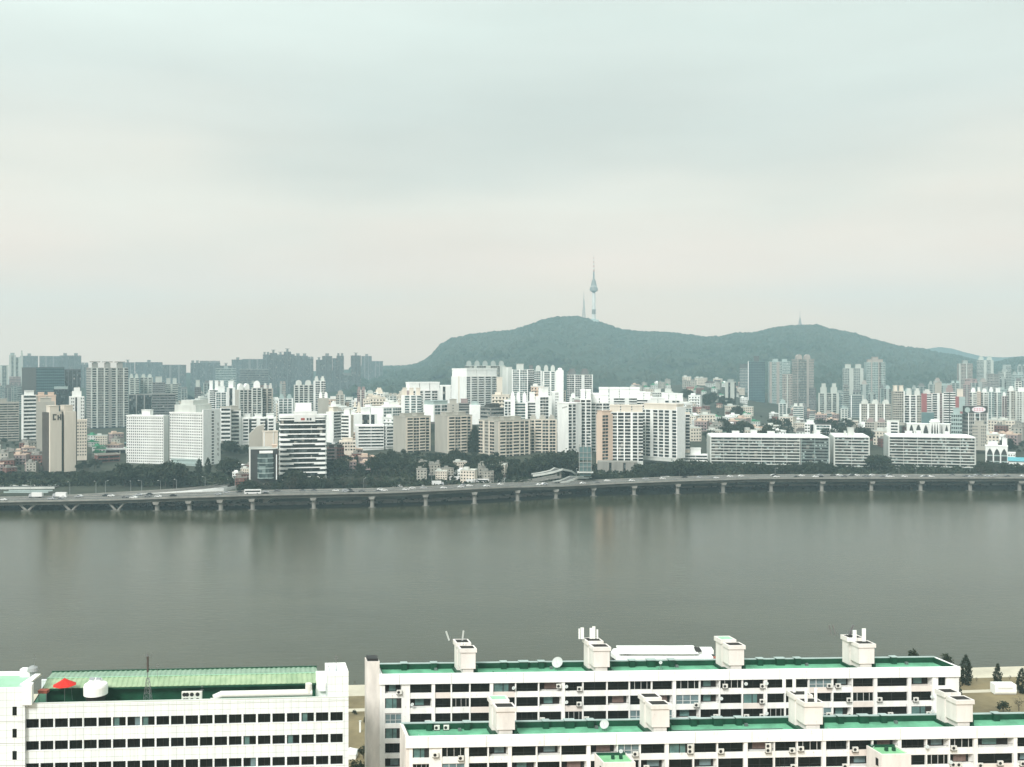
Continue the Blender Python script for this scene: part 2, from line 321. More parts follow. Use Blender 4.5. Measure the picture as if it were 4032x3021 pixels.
# ---------------------------------------------------------------- haze
hz = MB(); hz.box(-3600, 3600, -300, 5950, -12, 545); ho = hz.obj('haze', []); ho.data.materials.clear()
m = bpy.data.materials.new('haze_air'); m.use_nodes = True; t = m.node_tree; t.nodes.clear(); v = t.nodes.new('ShaderNodeVolumePrincipled'); o = t.nodes.new('ShaderNodeOutputMaterial')
v.inputs['Color'].default_value = (.60, .90, .99, 1); v.inputs['Density'].default_value = .00018; v.inputs['Anisotropy'].default_value = 0.0
t.links.new(v.outputs[0], o.inputs['Volume']); ho.data.materials.append(m); tag(ho, kind='stuff'); ho.display_type = 'WIRE'
# ---------------------------------------------------------------- far-shore buildings
def frame_for(Xl, Xc, Xr, d, a=None, D=14., ang=25):
    """corner point, direction of the right-hand face, its length and the length of the left-hand face"""
    ml = (Xl-CX)/F; mr = (Xr-CX)/F
    if Xc is None:
        C = (ml*d, d); aa = math.atan(-(ml+mr)/2) if a is None else a
        t = (mr*C[1]-C[0])/(math.cos(aa)-mr*math.sin(aa)); return C, aa, t, D
    mc = (Xc-CX)/F; C = (mc*d, d); aa = math.atan(-mc)+R(ang) if a is None else a
    t = (mr*C[1]-C[0])/(math.cos(aa)-mr*math.sin(aa)); s = (C[0]-ml*C[1])/(math.sin(aa)+ml*math.cos(aa))
    return C, aa, t, s
def facemap(face, Wd, Dd):
    if face == 'f': return Matrix(((1, 0, 0, 0), (0, 1, 0, 0), (0, 0, 1, 0), (0, 0, 0, 1)))
    # left face: s runs from the far (viewer's left) end to the corner; outwards = -x
    return Matrix(((0, 1, 0, 0), (-1, 0, 0, Dd), (0, 0, 1, 0), (0, 0, 0, 1)))
def bay(root, M, s0, s1, H, kind, fh, trim, gl, z0=0.):
    n = max(1, int(round((H-z0-.8)/fh))); fh = (H-z0-.8)/n; w = s1-s0; B = MB(M)
    if kind == 'p': return
    if kind == 'w': B.box(s0, s1, -.45, .05, z0, H-.02); return B.obj('pilaster', trim, root)
    if kind == 'W': B.box(s0, s1, -.2, .05, z0, H+.5); return B.obj('pilaster', 'bright', root)
    if kind == 'k': B.box(s0, s1, -.06, .05, z0, H-.8); return B.obj('window_strip', gl, root)
    if kind in 'nm':
        pit = 2.3 if kind == 'n' else 1.95; c = max(1, int(round(w/pit))); pit = w/c; ww = pit*(.68 if kind == 'n' else .52); hh = fh*(.5 if kind == 'n' else .46)
        for j in range(c):
            B = MB(M); x = s0+pit*(j+.5)
            for i in range(n):
                z = z0+i*fh+fh*.42; B.box(x-ww/2, x+ww/2, -.05, .05, z, z+hh)
            B.obj('window_column', gl if kind == 'n' else 'dark', root)
        return
    if kind in 'gb':
        B.box(s0+.03, s1-.03, -.06, .05, z0, H-.8); o = B.obj('window_column', gl, root)
        B = MB(M); out = .22 if kind == 'g' else .9; sh = fh*(.26 if kind == 'g' else .42)
        for i in range(n+1):
            z = z0+i*fh; B.box(s0, s1, -out, .05, z-.02 if i else z, min(z+sh, H-.1))
        if kind == 'g' and w > 3.2:
            c = int(w/2.6)
            for j in range(1, c): B.box(s0+w*j/c-.12, s0+w*j/c+.12, -.15, .05, z0, H-.8)
        return B.obj('balcony_column' if kind == 'b' else 'spandrel_column', trim, root)
    if kind == 'R':
        B.box(s0+.03, s1-.03, -.06, .05, z0, H-.8); B.obj('glazing', gl, root)
        for i in range(n+1):
            B = MB(M); z = z0+i*fh; B.box(s0, s1, -.6, .05, z, min(z+fh*.45, H-.1)); B.obj('floor_band', trim, root)
        B = MB(M); c = max(1, int(w/9))
        for j in range(c+1): B = MB(M); x = s0+.2+(w-.4)*j/c; B.box(x-.2, x+.2, -.5, .05, z0, H-.8); B.obj('column', trim, root)
        return
def facade(root, face, Wd, Dd, H, spec, fh, trim, gl, z0=0.):
    M = facemap(face, Wd, Dd); Ls = Wd if face == 'f' else Dd
    it = spec.split(); ws = [float(i[1:] or 1) for i in it]; tot = sum(ws); s = 0
    for i, w in zip(it, ws):
        e = s+Ls*w/tot; bay(root, M, s, e, H, i[0], fh, trim, gl, z0); s = e
def roof(root, Wd, Dd, H, spec, m, rim='bright'):
    """spec: list like 'r' rim, 'b3.6x4' three boxes 4 m high, 'c' barrel topped tank houses, 's' stepped tops"""
    if 'r' in spec:
        B = MB(); t = .3
        B.box(-.3, Wd+.3, -.3, t, H-.01, H+.9); B.box(-.3, Wd+.3, Dd-t, Dd+.3, H-.01, H+.9); B.box(-.3, t, t, Dd-t, H-.01, H+.9); B.box(Wd-t, Wd+.3, t, Dd-t, H-.01, H+.9)
        B.obj('parapet', rim, root)
    import re
    for k in re.sub(r' (\d)', r'x\1', spec).split():
        if k[0] == 'r': continue
        q_ = k[1:].split('x'); n = int(q_[0]); h = float(q_[1]) if len(q_) > 1 else 4
        for i in range(n):
            xc = Wd*(i+.5)/n; w = min(Wd/n*.62, 9); dd = min(Dd*.6, 8); y0 = Dd*.5-dd/2
            B = MB(); x0, x1 = xc-w/2, xc+w/2; y1 = y0+dd
            if k[0] == 'b': B.box(x0, x1, y0, y1, H, H+h); B.box(x0-.3, x1+.3, y0-.3, y1+.3, H+h, H+h+.5)
            elif k[0] == 't': # tall twin-step tank house
                B.box(x0, x1, y0, y1, H, H+h*.6); B.box(x0+w*.2, x1-w*.15, y0+.4, y1-.4, H+h*.6, H+h)
            elif k[0] == 'c':
                pr = [(x0, H)]+[(xc-w/2*math.cos(math.pi*q/8), H+h*.45+h*.55*math.sin(math.pi*q/8)) for q in range(9)]+[(x1, H)]
                B.yprism(pr, y0, y1)
            elif k[0] == 'f': # full-width attic storey on the front
                w2 = Wd/n-.8; B.box(xc-w2/2, xc+w2/2, .6, Dd-.6, H, H+h*.8); B.box(xc-w2/2-.25, xc+w2/2+.25, .35, Dd-.35, H+h*.8, H+h)
            elif k[0] == 'g': # canopy on legs
                B.box(x0+w*.2, x1-w*.2, y0, y1, H, H+h*.75); B.box(x0-.8, x1+.8, y0-.8, y1+.8, H+h*.85, H+h)
                B.box(x0+w*.35, x1-w*.35, y0+1, y1-1, H+h*.75, H+h*.85)
            o = B.obj('penthouse', m, root)
BLD = []
def bld(name, label, Xl, Xr, Yt, d, Xc=None, Yb=None, D=13., ang=25, wall='white', f='p', s='p', trim='white', gl='glass', fh=2.8, rf='r b2', rm=None, cat='building', group=None, low=None):
    if d >= 1400:  # distant walls, trims and roofs swap to dimmer colours standing in for haze
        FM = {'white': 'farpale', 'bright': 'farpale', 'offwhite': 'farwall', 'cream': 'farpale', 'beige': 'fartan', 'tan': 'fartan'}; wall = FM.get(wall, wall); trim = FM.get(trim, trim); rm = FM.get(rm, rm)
    C, a, Wd, Dd = frame_for(Xl, Xc, Xr, d, None, D, ang)
    zb = wz(Yb, d) if Yb else zg(Xc or (Xl+Xr)/2, d)-1.5
    H = wz(Yt, d)-zb; root = thing(name, label, cat, (C[0], C[1], zb), a, group)
    B = MB(); B.box(0, Wd, 0, Dd, -3, H); B.obj('wall', wall, root)
    if f != 'p': facade(root, 'f', Wd, Dd, H, f, fh, trim, gl)
    if s != 'p' and Xc is not None: facade(root, 'l', Wd, Dd, H, s, fh, trim, gl)
    roof(root, Wd, Dd, H, rf, rm or wall, rm or ('bright' if wall in ('white', 'bright') else wall))
    root['_W'] = Wd; BLD.append(root); return root, Wd, Dd, H
AB = 'apartment_block'; OB = 'office_building'; AT = 'apartment_tower'
# --- far left
bld(AT, 'pale hazy slab tower at the very left edge of the city', 0, 34, 1440, 2000, wall='offwhite', f='w1 g2 w1', rf='r')
bld(AT, 'hazy pale tower second from the left edge with a notched top', 36, 62, 1398, 2100, wall='offwhite', f='w1 g1 w1', rf='b1')
bld(AT, 'hazy pale tower just left of the tallest one at the left edge', 62, 82, 1408, 2150, wall='offwhite', f='g1 w1', rf='r')
bld(AT, 'tallest of the hazy pale towers at the left edge', 44+38, 82+8, 1389, 2050, wall='offwhite', f='w1', rf='b1')
bld(AT, 'beige hazy block standing low before the left edge towers', 36, 82, 1485, 1900, wall='mauve', f='n1', rf='r')
bld(OB, 'long grey beige slab with thin window bands at the left edge', -60, 75, 1588, 1050, Yb=1738, wall='beige', f='R1', trim='beige', fh=2.6, rf='r b1')
bld(OB, 'white banded narrow office slab behind the cream tower', 84, 145, 1556, 1000, Xc=90, Yb=1745, wall='white', f='w.3 R9 w.3', fh=3.6, rf='b1', ang=12)
bld(OB, 'large dark glass office box with a teal front near the left edge', 86, 253, 1449, 1400, Xc=143, Yb=1640, wall='dark', f='g6', s='p', trim='tealwall', gl='blueglass', fh=4, rf='r', rm='dark', ang=10)
bld(OB, 'dark grey office block beside the tall striped grey tower', 254, 318, 1456, 1500, wall='hazedark', f='k1 p.3 k1 p.3 k1 p.3 k1', rf='r', rm='hazedark')
bld(OB, 'dark block topped by a thin flat canopy behind the cream tower', 212, 268, 1532, 1300, wall='hazedark', f='k1', rf='f1 3', rm='paleteal')
bld(OB, 'tan block with a rooftop dish mast behind the cream tower', 142, 220, 1560, 950, Yb=1860, wall='tan', f='w.2 p1 w.2 p1', trim='beige', rf='r b2 3')
bld(OB, 'grey brown slab stuck to the left side of the cream tower', 145, 215, 1583, 860, Yb=1862, wall='beige', f='p', rf='b1 3')
r0, Wd, Dd, H = bld(OB, 'tall cream tower of two blank slabs with a dark square emblem at its top left', 166, 303, 1625, 800, Xc=192, Yb=1866, wall='brown', f='p', s='p', gl='dark', rf='b2 5', rm='cream', ang=20)
B = MB(); B.box(.2, Wd*.41, -2.5, .1, -2, H+.6); sl = B.obj('blank_slab', 'cream', r0)
e = Wd*.41*.2; zt0 = H-1.2
B = MB(); q = Wd*.41; B.box(q*.24, q*.36, -2.62, -2.45, zt0-5, zt0); B.box(q*.36, q*.56, -2.62, -2.45, zt0-1.2, zt0-.1); B.box(q*.36, q*.5, -2.62, -2.45, zt0-4.9, zt0-3.6)
B.box(q*.64, q*.76, -2.62, -2.45, zt0-5, zt0-1); B.box(q*.76, q*.86, -2.62, -2.45, zt0-3.4, zt0-2.2); B.box(q*.86, q*.96, -2.62, -2.45, zt0-5, zt0-.2); B.obj('emblem', 'brown', r0)
B = MB(); B.box(Wd*.52, Wd*.92, -2.5, .1, -2, H+.6); B.obj('blank_slab', 'cream', r0)
bld(OB, 'white stepped tower behind the cream tower on its right', 272, 332, 1562, 900, Yb=1800, wall='white', f='w.5 m1 w.2 k.5 w1 m1', rf='t1 8', fh=3)
bld(OB, 'lower cream wing in front of the white stepped tower', 302, 342, 1658, 870, Yb=1800, wall='cream', f='m2', rf='r')
r0, Wd, Dd, H = bld(AT, 'tall grey tower with pale vertical stripes and canopies on its roof', 340, 505, 1448, 1250, Xc=358, Yb=1690, wall='grey', f='w.4 g1.2 w.5 n1.7 w.4 g1 p1 g1.2 w.5 n1.7 w.4 g1.2', s='n1', trim='offwhite', gl='glass', rf='g3 8', fh=3, ang=14)
B = MB(); B.box(-1, Wd+1, -6, 2, -14, 1.5); B.obj('podium', 'blueglass', r0)
# --- hazy silhouettes on the left horizon
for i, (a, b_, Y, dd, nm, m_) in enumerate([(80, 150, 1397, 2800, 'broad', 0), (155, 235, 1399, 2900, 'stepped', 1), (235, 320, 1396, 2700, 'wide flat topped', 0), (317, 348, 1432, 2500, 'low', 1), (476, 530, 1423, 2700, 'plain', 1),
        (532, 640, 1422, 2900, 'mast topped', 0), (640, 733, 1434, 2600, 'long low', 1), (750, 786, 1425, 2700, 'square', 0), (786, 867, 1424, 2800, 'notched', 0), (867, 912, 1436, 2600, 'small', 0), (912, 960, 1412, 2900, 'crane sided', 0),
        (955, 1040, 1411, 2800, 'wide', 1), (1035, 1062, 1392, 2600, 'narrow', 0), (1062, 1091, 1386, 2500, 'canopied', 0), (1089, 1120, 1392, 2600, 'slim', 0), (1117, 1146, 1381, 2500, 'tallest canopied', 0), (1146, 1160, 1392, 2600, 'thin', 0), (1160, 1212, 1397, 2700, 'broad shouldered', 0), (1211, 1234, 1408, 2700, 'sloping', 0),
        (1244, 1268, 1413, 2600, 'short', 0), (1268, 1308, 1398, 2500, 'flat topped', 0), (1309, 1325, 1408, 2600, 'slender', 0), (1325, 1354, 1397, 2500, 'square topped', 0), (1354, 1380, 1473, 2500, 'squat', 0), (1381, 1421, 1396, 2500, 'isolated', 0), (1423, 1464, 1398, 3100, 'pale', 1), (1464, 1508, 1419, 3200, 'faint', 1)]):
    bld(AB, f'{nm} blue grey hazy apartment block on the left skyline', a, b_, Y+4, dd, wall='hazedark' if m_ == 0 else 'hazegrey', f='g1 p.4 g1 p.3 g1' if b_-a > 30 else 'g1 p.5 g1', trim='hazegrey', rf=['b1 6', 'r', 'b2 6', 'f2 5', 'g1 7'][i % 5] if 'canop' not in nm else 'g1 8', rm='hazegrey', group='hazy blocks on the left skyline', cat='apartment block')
bld(OB, 'pale gridded office slab in front of the left skyline', 849, 930, 1452, 2300, wall='paleteal', f='R1', trim='paleteal', fh=4, rf='r b1 6', rm='offwhite')
bld(OB, 'wide hazy gridded slab left of the tallest skyline block', 944, 1057, 1455, 2300, wall='hazegrey', f='R1', trim='hazegrey', fh=4, rf='r', rm='offwhite')
# --- left middle ground
bld(AB, 'white apartment cluster with balconies behind the tall white hotel', 507, 548, 1488, 1500, wall='cream', f='w.4 b1 w.4 b1', rf='t2 6', rm='white')
bld(AB, 'white apartment block with dark recesses beside the balcony cluster', 552, 602, 1486, 1520, wall='white', f='b1 w.4 b1 w.4 b1 w.4', rf='t2 5')
bld(OB, 'dark glass slab under the white apartment cluster', 508, 597, 1556, 1330, wall='hazedark', f='k1 w.2 k1 w.2 k1', trim='grey', rf='r', rm='grey')
bld(OB, 'long dark office slab with pale floor lines behind the hotel', 598, 692, 1553, 1300, wall='dark', f='R1', trim='hazegrey', fh=3.4, rf='r', rm='grey')
bld(AB, 'mauve grey slab with stepped top behind the hotel', 600, 650, 1506, 1450, wall='hazegrey', f='n1', rf='b1 8', rm='white')
bld(AB, 'pale block with square white tank houses left of the hotel roof', 650, 700, 1512, 1480, wall='offwhite', f='b1 w.4 b1', rf='b2 8', rm='white')
bld(AB, 'dark narrow block with a lone white roof cube', 766, 792, 1524, 1500, wall='hazegrey', f='n1', rf='b1 10', rm='bright')
bld(AB, 'white block crowned by a cluster of large white cubes', 820, 885, 1535, 1350, wall='white', f='w.3 b1 g1 w.3 g1', rf='b3 12', rm='bright')
bld(AB, 'teal glazed slab with a white frame behind the hotel', 848, 893, 1545, 1250, Yb=1620, wall='tealwall', f='W.4 g2 W.4 g2 W.4', gl='greenglass', rf='b1 7', rm='bright')
bld(AB, 'slim white block right of the cube crowned one', 893, 925, 1527, 1300, wall='white', f='w.5 k.6 w.5', rf='b1 8', rm='bright')
bld(AB, 'tall beige pink striped block, left of three side by side', 925, 990, 1535, 1150, Xc=940, Yb=1650, wall='beige', f='w.5 g1 w.3 g1 w.5 g1', trim='offwhite', rf='c2 7', rm='white', ang=20)
bld(AB, 'tall mauve striped block, middle of three side by side', 990, 1032, 1527, 1150, Yb=1650, wall='mauve', f='w.4 g1 w.3 g1 w.3', trim='offwhite', rf='c1 8', rm='bright')
bld(AB, 'tall grey pink striped block, right of three side by side', 1034, 1075, 1530, 1160, Yb=1650, wall='mauve', f='g1 w.5 g1 w.4', trim='beige', rf='t2 6', rm='offwhite')
bld(AB, 'short teal striped block behind the banded round office', 1094, 1154, 1570, 1200, Yb=1650, wall='tealwall', f='W.4 g1 w.3 g1 w.3 g1 W.4', gl='greenglass', rf='t2 5', rm='paleteal')
bld(AB, 'paired beige striped tower behind the banded round office', 1157, 1232, 1516, 1250, wall='beige', f='w.3 g1 w.4 g1 w.3 g1 w.5 g1', trim='offwhite', rf='c2 6', rm='offwhite')
bld(AB, 'slim tower with a notched top right of the paired beige tower', 1234, 1282, 1500, 1300, wall='offwhite', f='w.5 g1 w.3 g1', rf='t2 6')
bld(AB, 'plain beige slab end above the right of the banded office', 1252, 1294, 1568, 1150, Yb=1650, wall='beige', f='p1', rf='c2 7', rm='bright')
bld(AB, 'low white apartment row between the hotel and the banded office', 948, 1086, 1648, 950, Yb=1740, wall='white', f='w.5 b1 w.2 k.5 b1 w.8 b1 k.5 w.2 b1 w.5', rf='r b3 3.5', fh=2.9)
bld(OB, 'white framed dark glass office, left half, beside the hotel', 867, 908, 1606, 930, Yb=1752, wall='beige', f='W.2 R3', fh=3.6, rf='r')
bld(OB, 'white framed dark glass office, right half, beside the hotel', 897, 948, 1617, 945, Yb=1755, wall='beige', f='w1.2 R3 W.5', fh=3.6, rf='r b1')
# --- the white hotel
rg, Wd, Dd, H = bld('hotel', 'left wing of the big white gridded building with tiny square windows', 498, 663, 1640, 850, Xc=643, Yb=1868, wall='white', f='W1', s='m1', ang=58, fh=2.3, rf='r b1 5')
r0, Wd, Dd, H = bld('hotel', 'right wing of the big white gridded building with its tall blank end wall', 668, 868, 1629, 835, Xc=797, Yb=1862, wall='white', f='W3 m.8 W3', s='m1', ang=50, fh=2.3, rf='r')
B = MB(); B.box(2, Wd-1, Dd*.25, Dd*.9, H, H+7); B.obj('penthouse', 'offwhite', r0)
B = MB(); B.box(3, Wd-2, Dd*.35, Dd*.72, H+7, H+11); B.obj('penthouse', 'offwhite', r0)
B = MB(); B.box(-.0, Wd*.92, -.9, .2, 0, H+3.2); B.obj('end_wall', 'bright', r0)
Bw = MB()
for i in range(19): Bw.box(Wd*.46, Wd*.58, -.98, -.85, 4+i*2.55, 5.3+i*2.55)
Bw.obj('window_column', 'glass', r0)
Bs = MB()
for i in range(7):
    z = H-9-i*4.3; x = Wd*.78; Bs.box(x, x+2.0, -.99, -.85, z, z+.35); Bs.box(x, x+.4, -.99, -.85, z-1.6, z); Bs.box(x+1.4, x+1.8, -.99, -.85, z-2.4, z-.3)
Bs.obj('vertical_sign', 'old_shaded_concrete', r0)
B = MB(); 
for i in range(4): B.box(-2.2, -.4, 1, Dd-3, 1+i*3, 2.1+i*3)
B.box(-1.8, -.2, 1.3, Dd-3.3, -2, 11); B.obj('glass_podium', 'paleteal', r0)
# --- banded round-cornered office
d = 760; C, a, Wd, Dd = frame_for(1098, None, 1286, d, None, 22)
zb = wz(1908, d); H = wz(1642, d)-zb
ro = thing('banded_office_tower', 'round cornered office tower with black glass and bold white floor bands', 'office tower', (C[0], C[1], zb), a)
def rrect(x0, x1, y0, y1, r, n=6):
    p = []
    for cx, cy, t in ((x1-r, y0+r, -90), (x1-r, y1-r, 0), (x0+r, y1-r, 90), (x0+r, y0+r, 180)):
        for i in range(n+1): q = R(t+90*i/n); p.append((cx+r*math.cos(q), cy+r*math.sin(q)))
    return p
B = MB(); B.prism(rrect(.8, Wd-.8, .8, Dd, 3), -3, H-.3); B.obj('glazing', 'glass', ro)
nf = 14; fh = H/nf
for i in range(nf):
    z = i*fh+fh*.28
    B = MB(); B.prism(rrect(0, Wd, 0, Dd, 3.4), z, z+.85)
    if i < 11:
        e = 3+((i*5) % 7)*.9; 
        for x0, x1 in ((-.12, e+3), (Wd-e-1.5, Wd+.12)): B.prism(rrect(x0, x1, -.12, 7, 1.6), z-.95, z+.02)
    B.obj('floor_band', 'bright', ro)
B = MB(); B.prism(rrect(-.1, Wd+.1, -.1, Dd+.1, 3.4), H-.9, H+1.2); B.obj('parapet', 'white', ro)
B = MB(); B.box(Wd*.34, Wd*.68, 4, 14, H, wz(1590, d)-zb); B.obj('penthouse', 'bright', ro)
B = MB(); B.box(Wd*.32, Wd*.76, -.5, 1.5, H-3.8, H+1.6); B.box(Wd*.3, Wd*.8, .2, 4, H+1.2, H+4.2); B.obj('penthouse_base', 'white', ro)
B = MB(); B.box(Wd*.46, Wd*.54, -.62, -.45, H-2.7, H-1); B.obj('emblem', 'redpaint', ro)
B = MB(); B.box(Wd*.58, Wd*.62, -.62, -.45, H-2.8, H-1); B.box(Wd*.64, Wd*.68, -.62, -.45, H-2.8, H-1); B.obj('lettering', 'dark', ro)
# --- building left of it
r0, Wd, Dd, H = bld('office_building', 'beige gabled building left of the banded round office', 980, 1040, 1712, 745, Yb=1900, wall='beige', f='p', rf='')
B = MB(); B.yprism([(0, H), (Wd*.55, H+6), (Wd, H+7.5), (Wd, H)], 0, 10); B.obj('gable', 'beige', r0)
bld('office_building', 'cream slab with a pale edge beside the beige gabled building', 1034, 1094, 1702, 740, Xc=1038, Yb=1900, wall='cream', f='W.25 p2 w.15 p1', ang=10, rf='r')
r0, Wd, Dd, H = bld('glass_building', 'low dark building with a curved teal glass front and a white frame', 981, 1092, 1770, 715, Yb=1890, wall='dark', f='w.25 p5', rf='r', rm='offwhite')
B = MB(); B.prism([(Wd*.3, -.5), (Wd*.4, -2.4), (Wd*.7, -3), (Wd*.84, -2.4), (Wd*.86, 1), (Wd*.3, 1)], .5, H-3); B.obj('glass_bay', 'greenglass', r0)
for i in range(5):
    B = MB(); z = 1+i*(H-4)/5; B.prism([(Wd*.29, -.6), (Wd*.39, -2.6), (Wd*.7, -3.2), (Wd*.86, -2.6), (Wd*.88, 1), (Wd*.29, 1)], z, z+.5); B.obj('floor_band', 'paleteal', r0)
B = MB(); B.box(Wd*.36, Wd*.84, -3.3, 2, H-2.8, H-1.2); B.box(Wd*.95, Wd*.985, -3, -.5, 0, H-4); B.obj('white_frame', 'bright', r0)
bld('brick_building', 'narrow red brick block squeezed beside the banded round office', 1066, 1096, 1772, 727, Yb=1880, wall='brick', f='m1', rf='b1 3', rm='tan')
bld(AB, 'white ribbon windowed block right behind the banded office', 1284, 1343, 1622, 900, Xc=1312, Yb=1730, wall='white', f='R1', s='p', ang=50, rf='b1 4', rm='cream')
bld(AB, 'beige block of stacked terraces right of the banded office', 1345, 1392, 1634, 880, Xc=1382, Yb=1742, wall='cream', f='p', s='b1 w.3', ang=60, rf='b1 5', rm='white')
bld(AB, 'small cream house with a flat roof below the stacked terraces', 1335, 1400, 1738, 840, Yb=1780, wall='cream', f='n1', rf='b1 2')
bld('brick_building', 'long reddish brick row of flats right of the banded office', 1288, 1355, 1765, 800, Yb=1860, wall='brick', f='b1 w.3 n1', trim='mauve', rf='b2 2', rm='brown')
bld('brick_building', 'reddish brick low building behind trees left of the hotel', 372, 472, 1794, 860, Xc=385, Yb=1870, wall='brick', f='R1', trim='brick', ang=15, rf='r', rm='beige', fh=3)
bld('low_building', 'low white roofed hall left of the big white hotel', 415, 498, 1770, 930, Yb=1795, wall='white', f='k1', rf='r')
bld('low_building', 'green roofed low building behind the brick one', 440, 497, 1745, 1000, Yb=1770, wall='tealwall', f='k1', rf='', rm='greenroof')
# --- centre
bld(OB, 'wide white office with long dark window ribbons below the hill', 1398, 1512, 1678, 930, Yb=1765, wall='white', f='w.6 R5', rf='r', fh=3)
bld(OB, 'right end of the white ribbon window office turned to the side', 1512, 1549, 1678, 935, Xc=1521, Yb=1760, wall='white', f='R1', s='R1', ang=30, fh=3, rf='r')
bld(OB, 'white block with tall dark windows above the ribbon office', 1392, 1485, 1630, 980, Yb=1690, wall='bright', f='w2 k1.6 w.4 k.8 w.6', rf='b1 5', rm='white')
bld(OB, 'white framed block with wide dark glazing left of the dark striped flats', 1460, 1608, 1606, 1020, Xc=1508, Yb=1680, wall='bright', f='W.2 g2 W.3 g2.4 W.3 g1.4', s='p', ang=35, gl='greenglass', rf='r b1 5', fh=3.2)
bld(AB, 'grey beige apartment slab, left of the pair with blank side walls', 1548, 1695, 1644, 900, Xc=1598, Yb=1788, wall='beige', f='w.4 b1.6 w.2 g1.6 w.2 b1.6 w.2 g1 w.4', s='p', trim='cream', ang=34, rf='r b2 3')
bld(AB, 'grey beige apartment slab, right of the pair with blank side walls', 1712, 1858, 1640, 895, Xc=1762, Yb=1788, wall='beige', f='w.4 b1.6 w.2 g1.6 w.2 b1.6 w.2 g1 w.4', s='p', trim='cream', ang=34, rf='r b2 3')
bld(AB, 'broad grey beige slab with cream frames right of the poplar', 1886, 2087, 1660, 880, Xc=1962, Yb=1806, wall='beige', f='w.4 b1.4 w.2 g1.6 w.2 b1.5 w.3 g1 w.2 g1 w.4', s='g1 w.4 n1 w.3 g1 p1', trim='cream', ang=38, rf='r b3 3')
bld(AB, 'rear grey beige slab joined to the right of the broad framed one', 2080, 2192, 1652, 915, Yb=1788, wall='beige', f='g1 w.2 b1 w.2 g1 w.2 g1 w.2', trim='cream', rf='t3 4')
bld(AB, 'dark brown balcony flats crowned by a row of white roof houses', 1596, 1733, 1538, 1060, Xc=1612, Yb=1660, wall='mauve', f='g1 w.4 g1 w.4 b1 w.3 g1 w.5', s='p', ang=20, rf='f3 9', rm='bright')
bld(AB, 'low front of the dark balcony flats with cream tank houses', 1580, 1660, 1556, 1030, Yb=1640, wall='cream', f='w.8 g1 w.4 g1 w.3 g1', gl='greenglass', rf='b3 7', rm='cream')
bld(AB, 'white block with a blank wall and dark strips left of the big cream tower', 1733, 1775, 1520, 1150, Yb=1620, wall='bright', f='w.5 k.5 w1', rf='r')
bld(AT, 'big cream apartment tower with stepped balcony columns and white crown houses', 1778, 1958, 1482, 1250, Xc=1838, Yb=1620, wall='cream', f='g.6 w.3 b1 w.3 b1 w.3 b1 w.3 g1', s='w1 p.2 w1', ang=42, rf='f3 10', rm='bright')
bld(AT, 'rear tower with domed roof houses behind the big cream tower', 1830, 1990, 1440, 1400, wall='offwhite', f='g1 w.3 g1 w.5 g1 w.6', rf='c5 7', rm='offwhite')
bld(AT, 'slim cream slab end at the right of the big cream tower', 1955, 1978, 1488, 1230, Yb=1620, wall='cream', f='p', rf='r')
bld(AT, 'pale tapering tower end wall right of the slim cream slab', 1978, 2016, 1448, 1290, Yb=1620, wall='offwhite', f='p1 w.2 p1', rf='r')
bld(AT, 'teal glazed tower with a white frame right of the domed rear tower', 2016, 2079, 1456, 1270, Yb=1620, wall='tealwall', f='W.2 g1.4 W.25 g1.6 W.2', gl='greenglass', rf='b1 7', rm='offwhite')
bld(AT, 'dark glazed slab between two teal towers below the hill', 2079, 2103, 1455, 1300, Yb=1620, wall='hazegrey', f='g1', rf='b1 5')
bld(AT, 'teal striped tower with a single round topped roof house', 2103, 2135, 1460, 1290, Yb=1620, wall='tealwall', f='g1 w.3', gl='greenglass', rf='c1 7', rm='offwhite')
bld(AT, 'striped tower with two round topped roof houses below the hill', 2137, 2190, 1462, 1280, Yb=1620, wall='tealwall', f='w.3 g1 w.3 g.6 w.3', gl='greenglass', rf='c2 8', rm='offwhite')
bld(AT, 'tall white blank slab beside the two round topped roof houses', 2190, 2219, 1458, 1250, Yb=1620, wall='bright', f='p', rf='c1 3', rm='bright')
bld(AT, 'wide blue grey tower with thin white vertical frames, rightmost under the summit', 2219, 2334, 1476, 1300, Xc=2232, Yb=1620, wall='tealwall', f='g1.2 W.15 g1 w.5 g1.2 W.15', s='p', gl='glass', ang=12, rf='t2 8', rm='hazegrey')
bld(OB, 'low white office with a blank left wall before the cream tower', 1668, 1765, 1594, 1000, Xc=1707, Yb=1650, wall='bright', f='W.2 g1 W.2 g1 W.2', s='p', gl='greenglass', ang=40, fh=3.3, rf='f1 4', rm='paleteal')
bld(OB, 'beige curved stub tower before the big cream tower', 1762, 1806, 1590, 1000, Yb=1650, wall='beige', f='p1 m.5 p1', rf='b1 4')
bld(OB, 'dark low block right of the beige stub tower', 1806, 1850, 1588, 1030, Yb=1650, wall='dark', f='R1', trim='grey', rf='b1 4', rm='mauve')
bld(OB, 'small white sloping roof office above the grey beige pair', 1848, 1892, 1595, 990, Yb=1660, wall='bright', f='p1', rf='b1 3', rm='paleteal')
bld(OB, 'dark terraced glass block above the broad framed slab', 1892, 1984, 1606, 960, Xc=1932, Yb=1668, wall='dark', f='R1', s='R1', trim='grey', ang=35, rf='t2 4', rm='dark', fh=3.2)
bld(OB, 'white framed glazed office under the teal towers', 1985, 2012, 1580, 1010, Yb=1650, wall='white', f='W.3 g1 W.3 g1', rf='r')
bld(AB, 'round topped white fin tower beside a teal balcony front', 2010, 2028, 1560, 945, Yb=1665, wall='bright', f='p', rf='c1 4', rm='bright')
bld(AB, 'teal balcony front between two white fins', 2028, 2078, 1586, 950, Yb=1668, wall='tealwall', f='g1 g1 W.5', gl='greenglass', rf='c2 10', rm='bright')
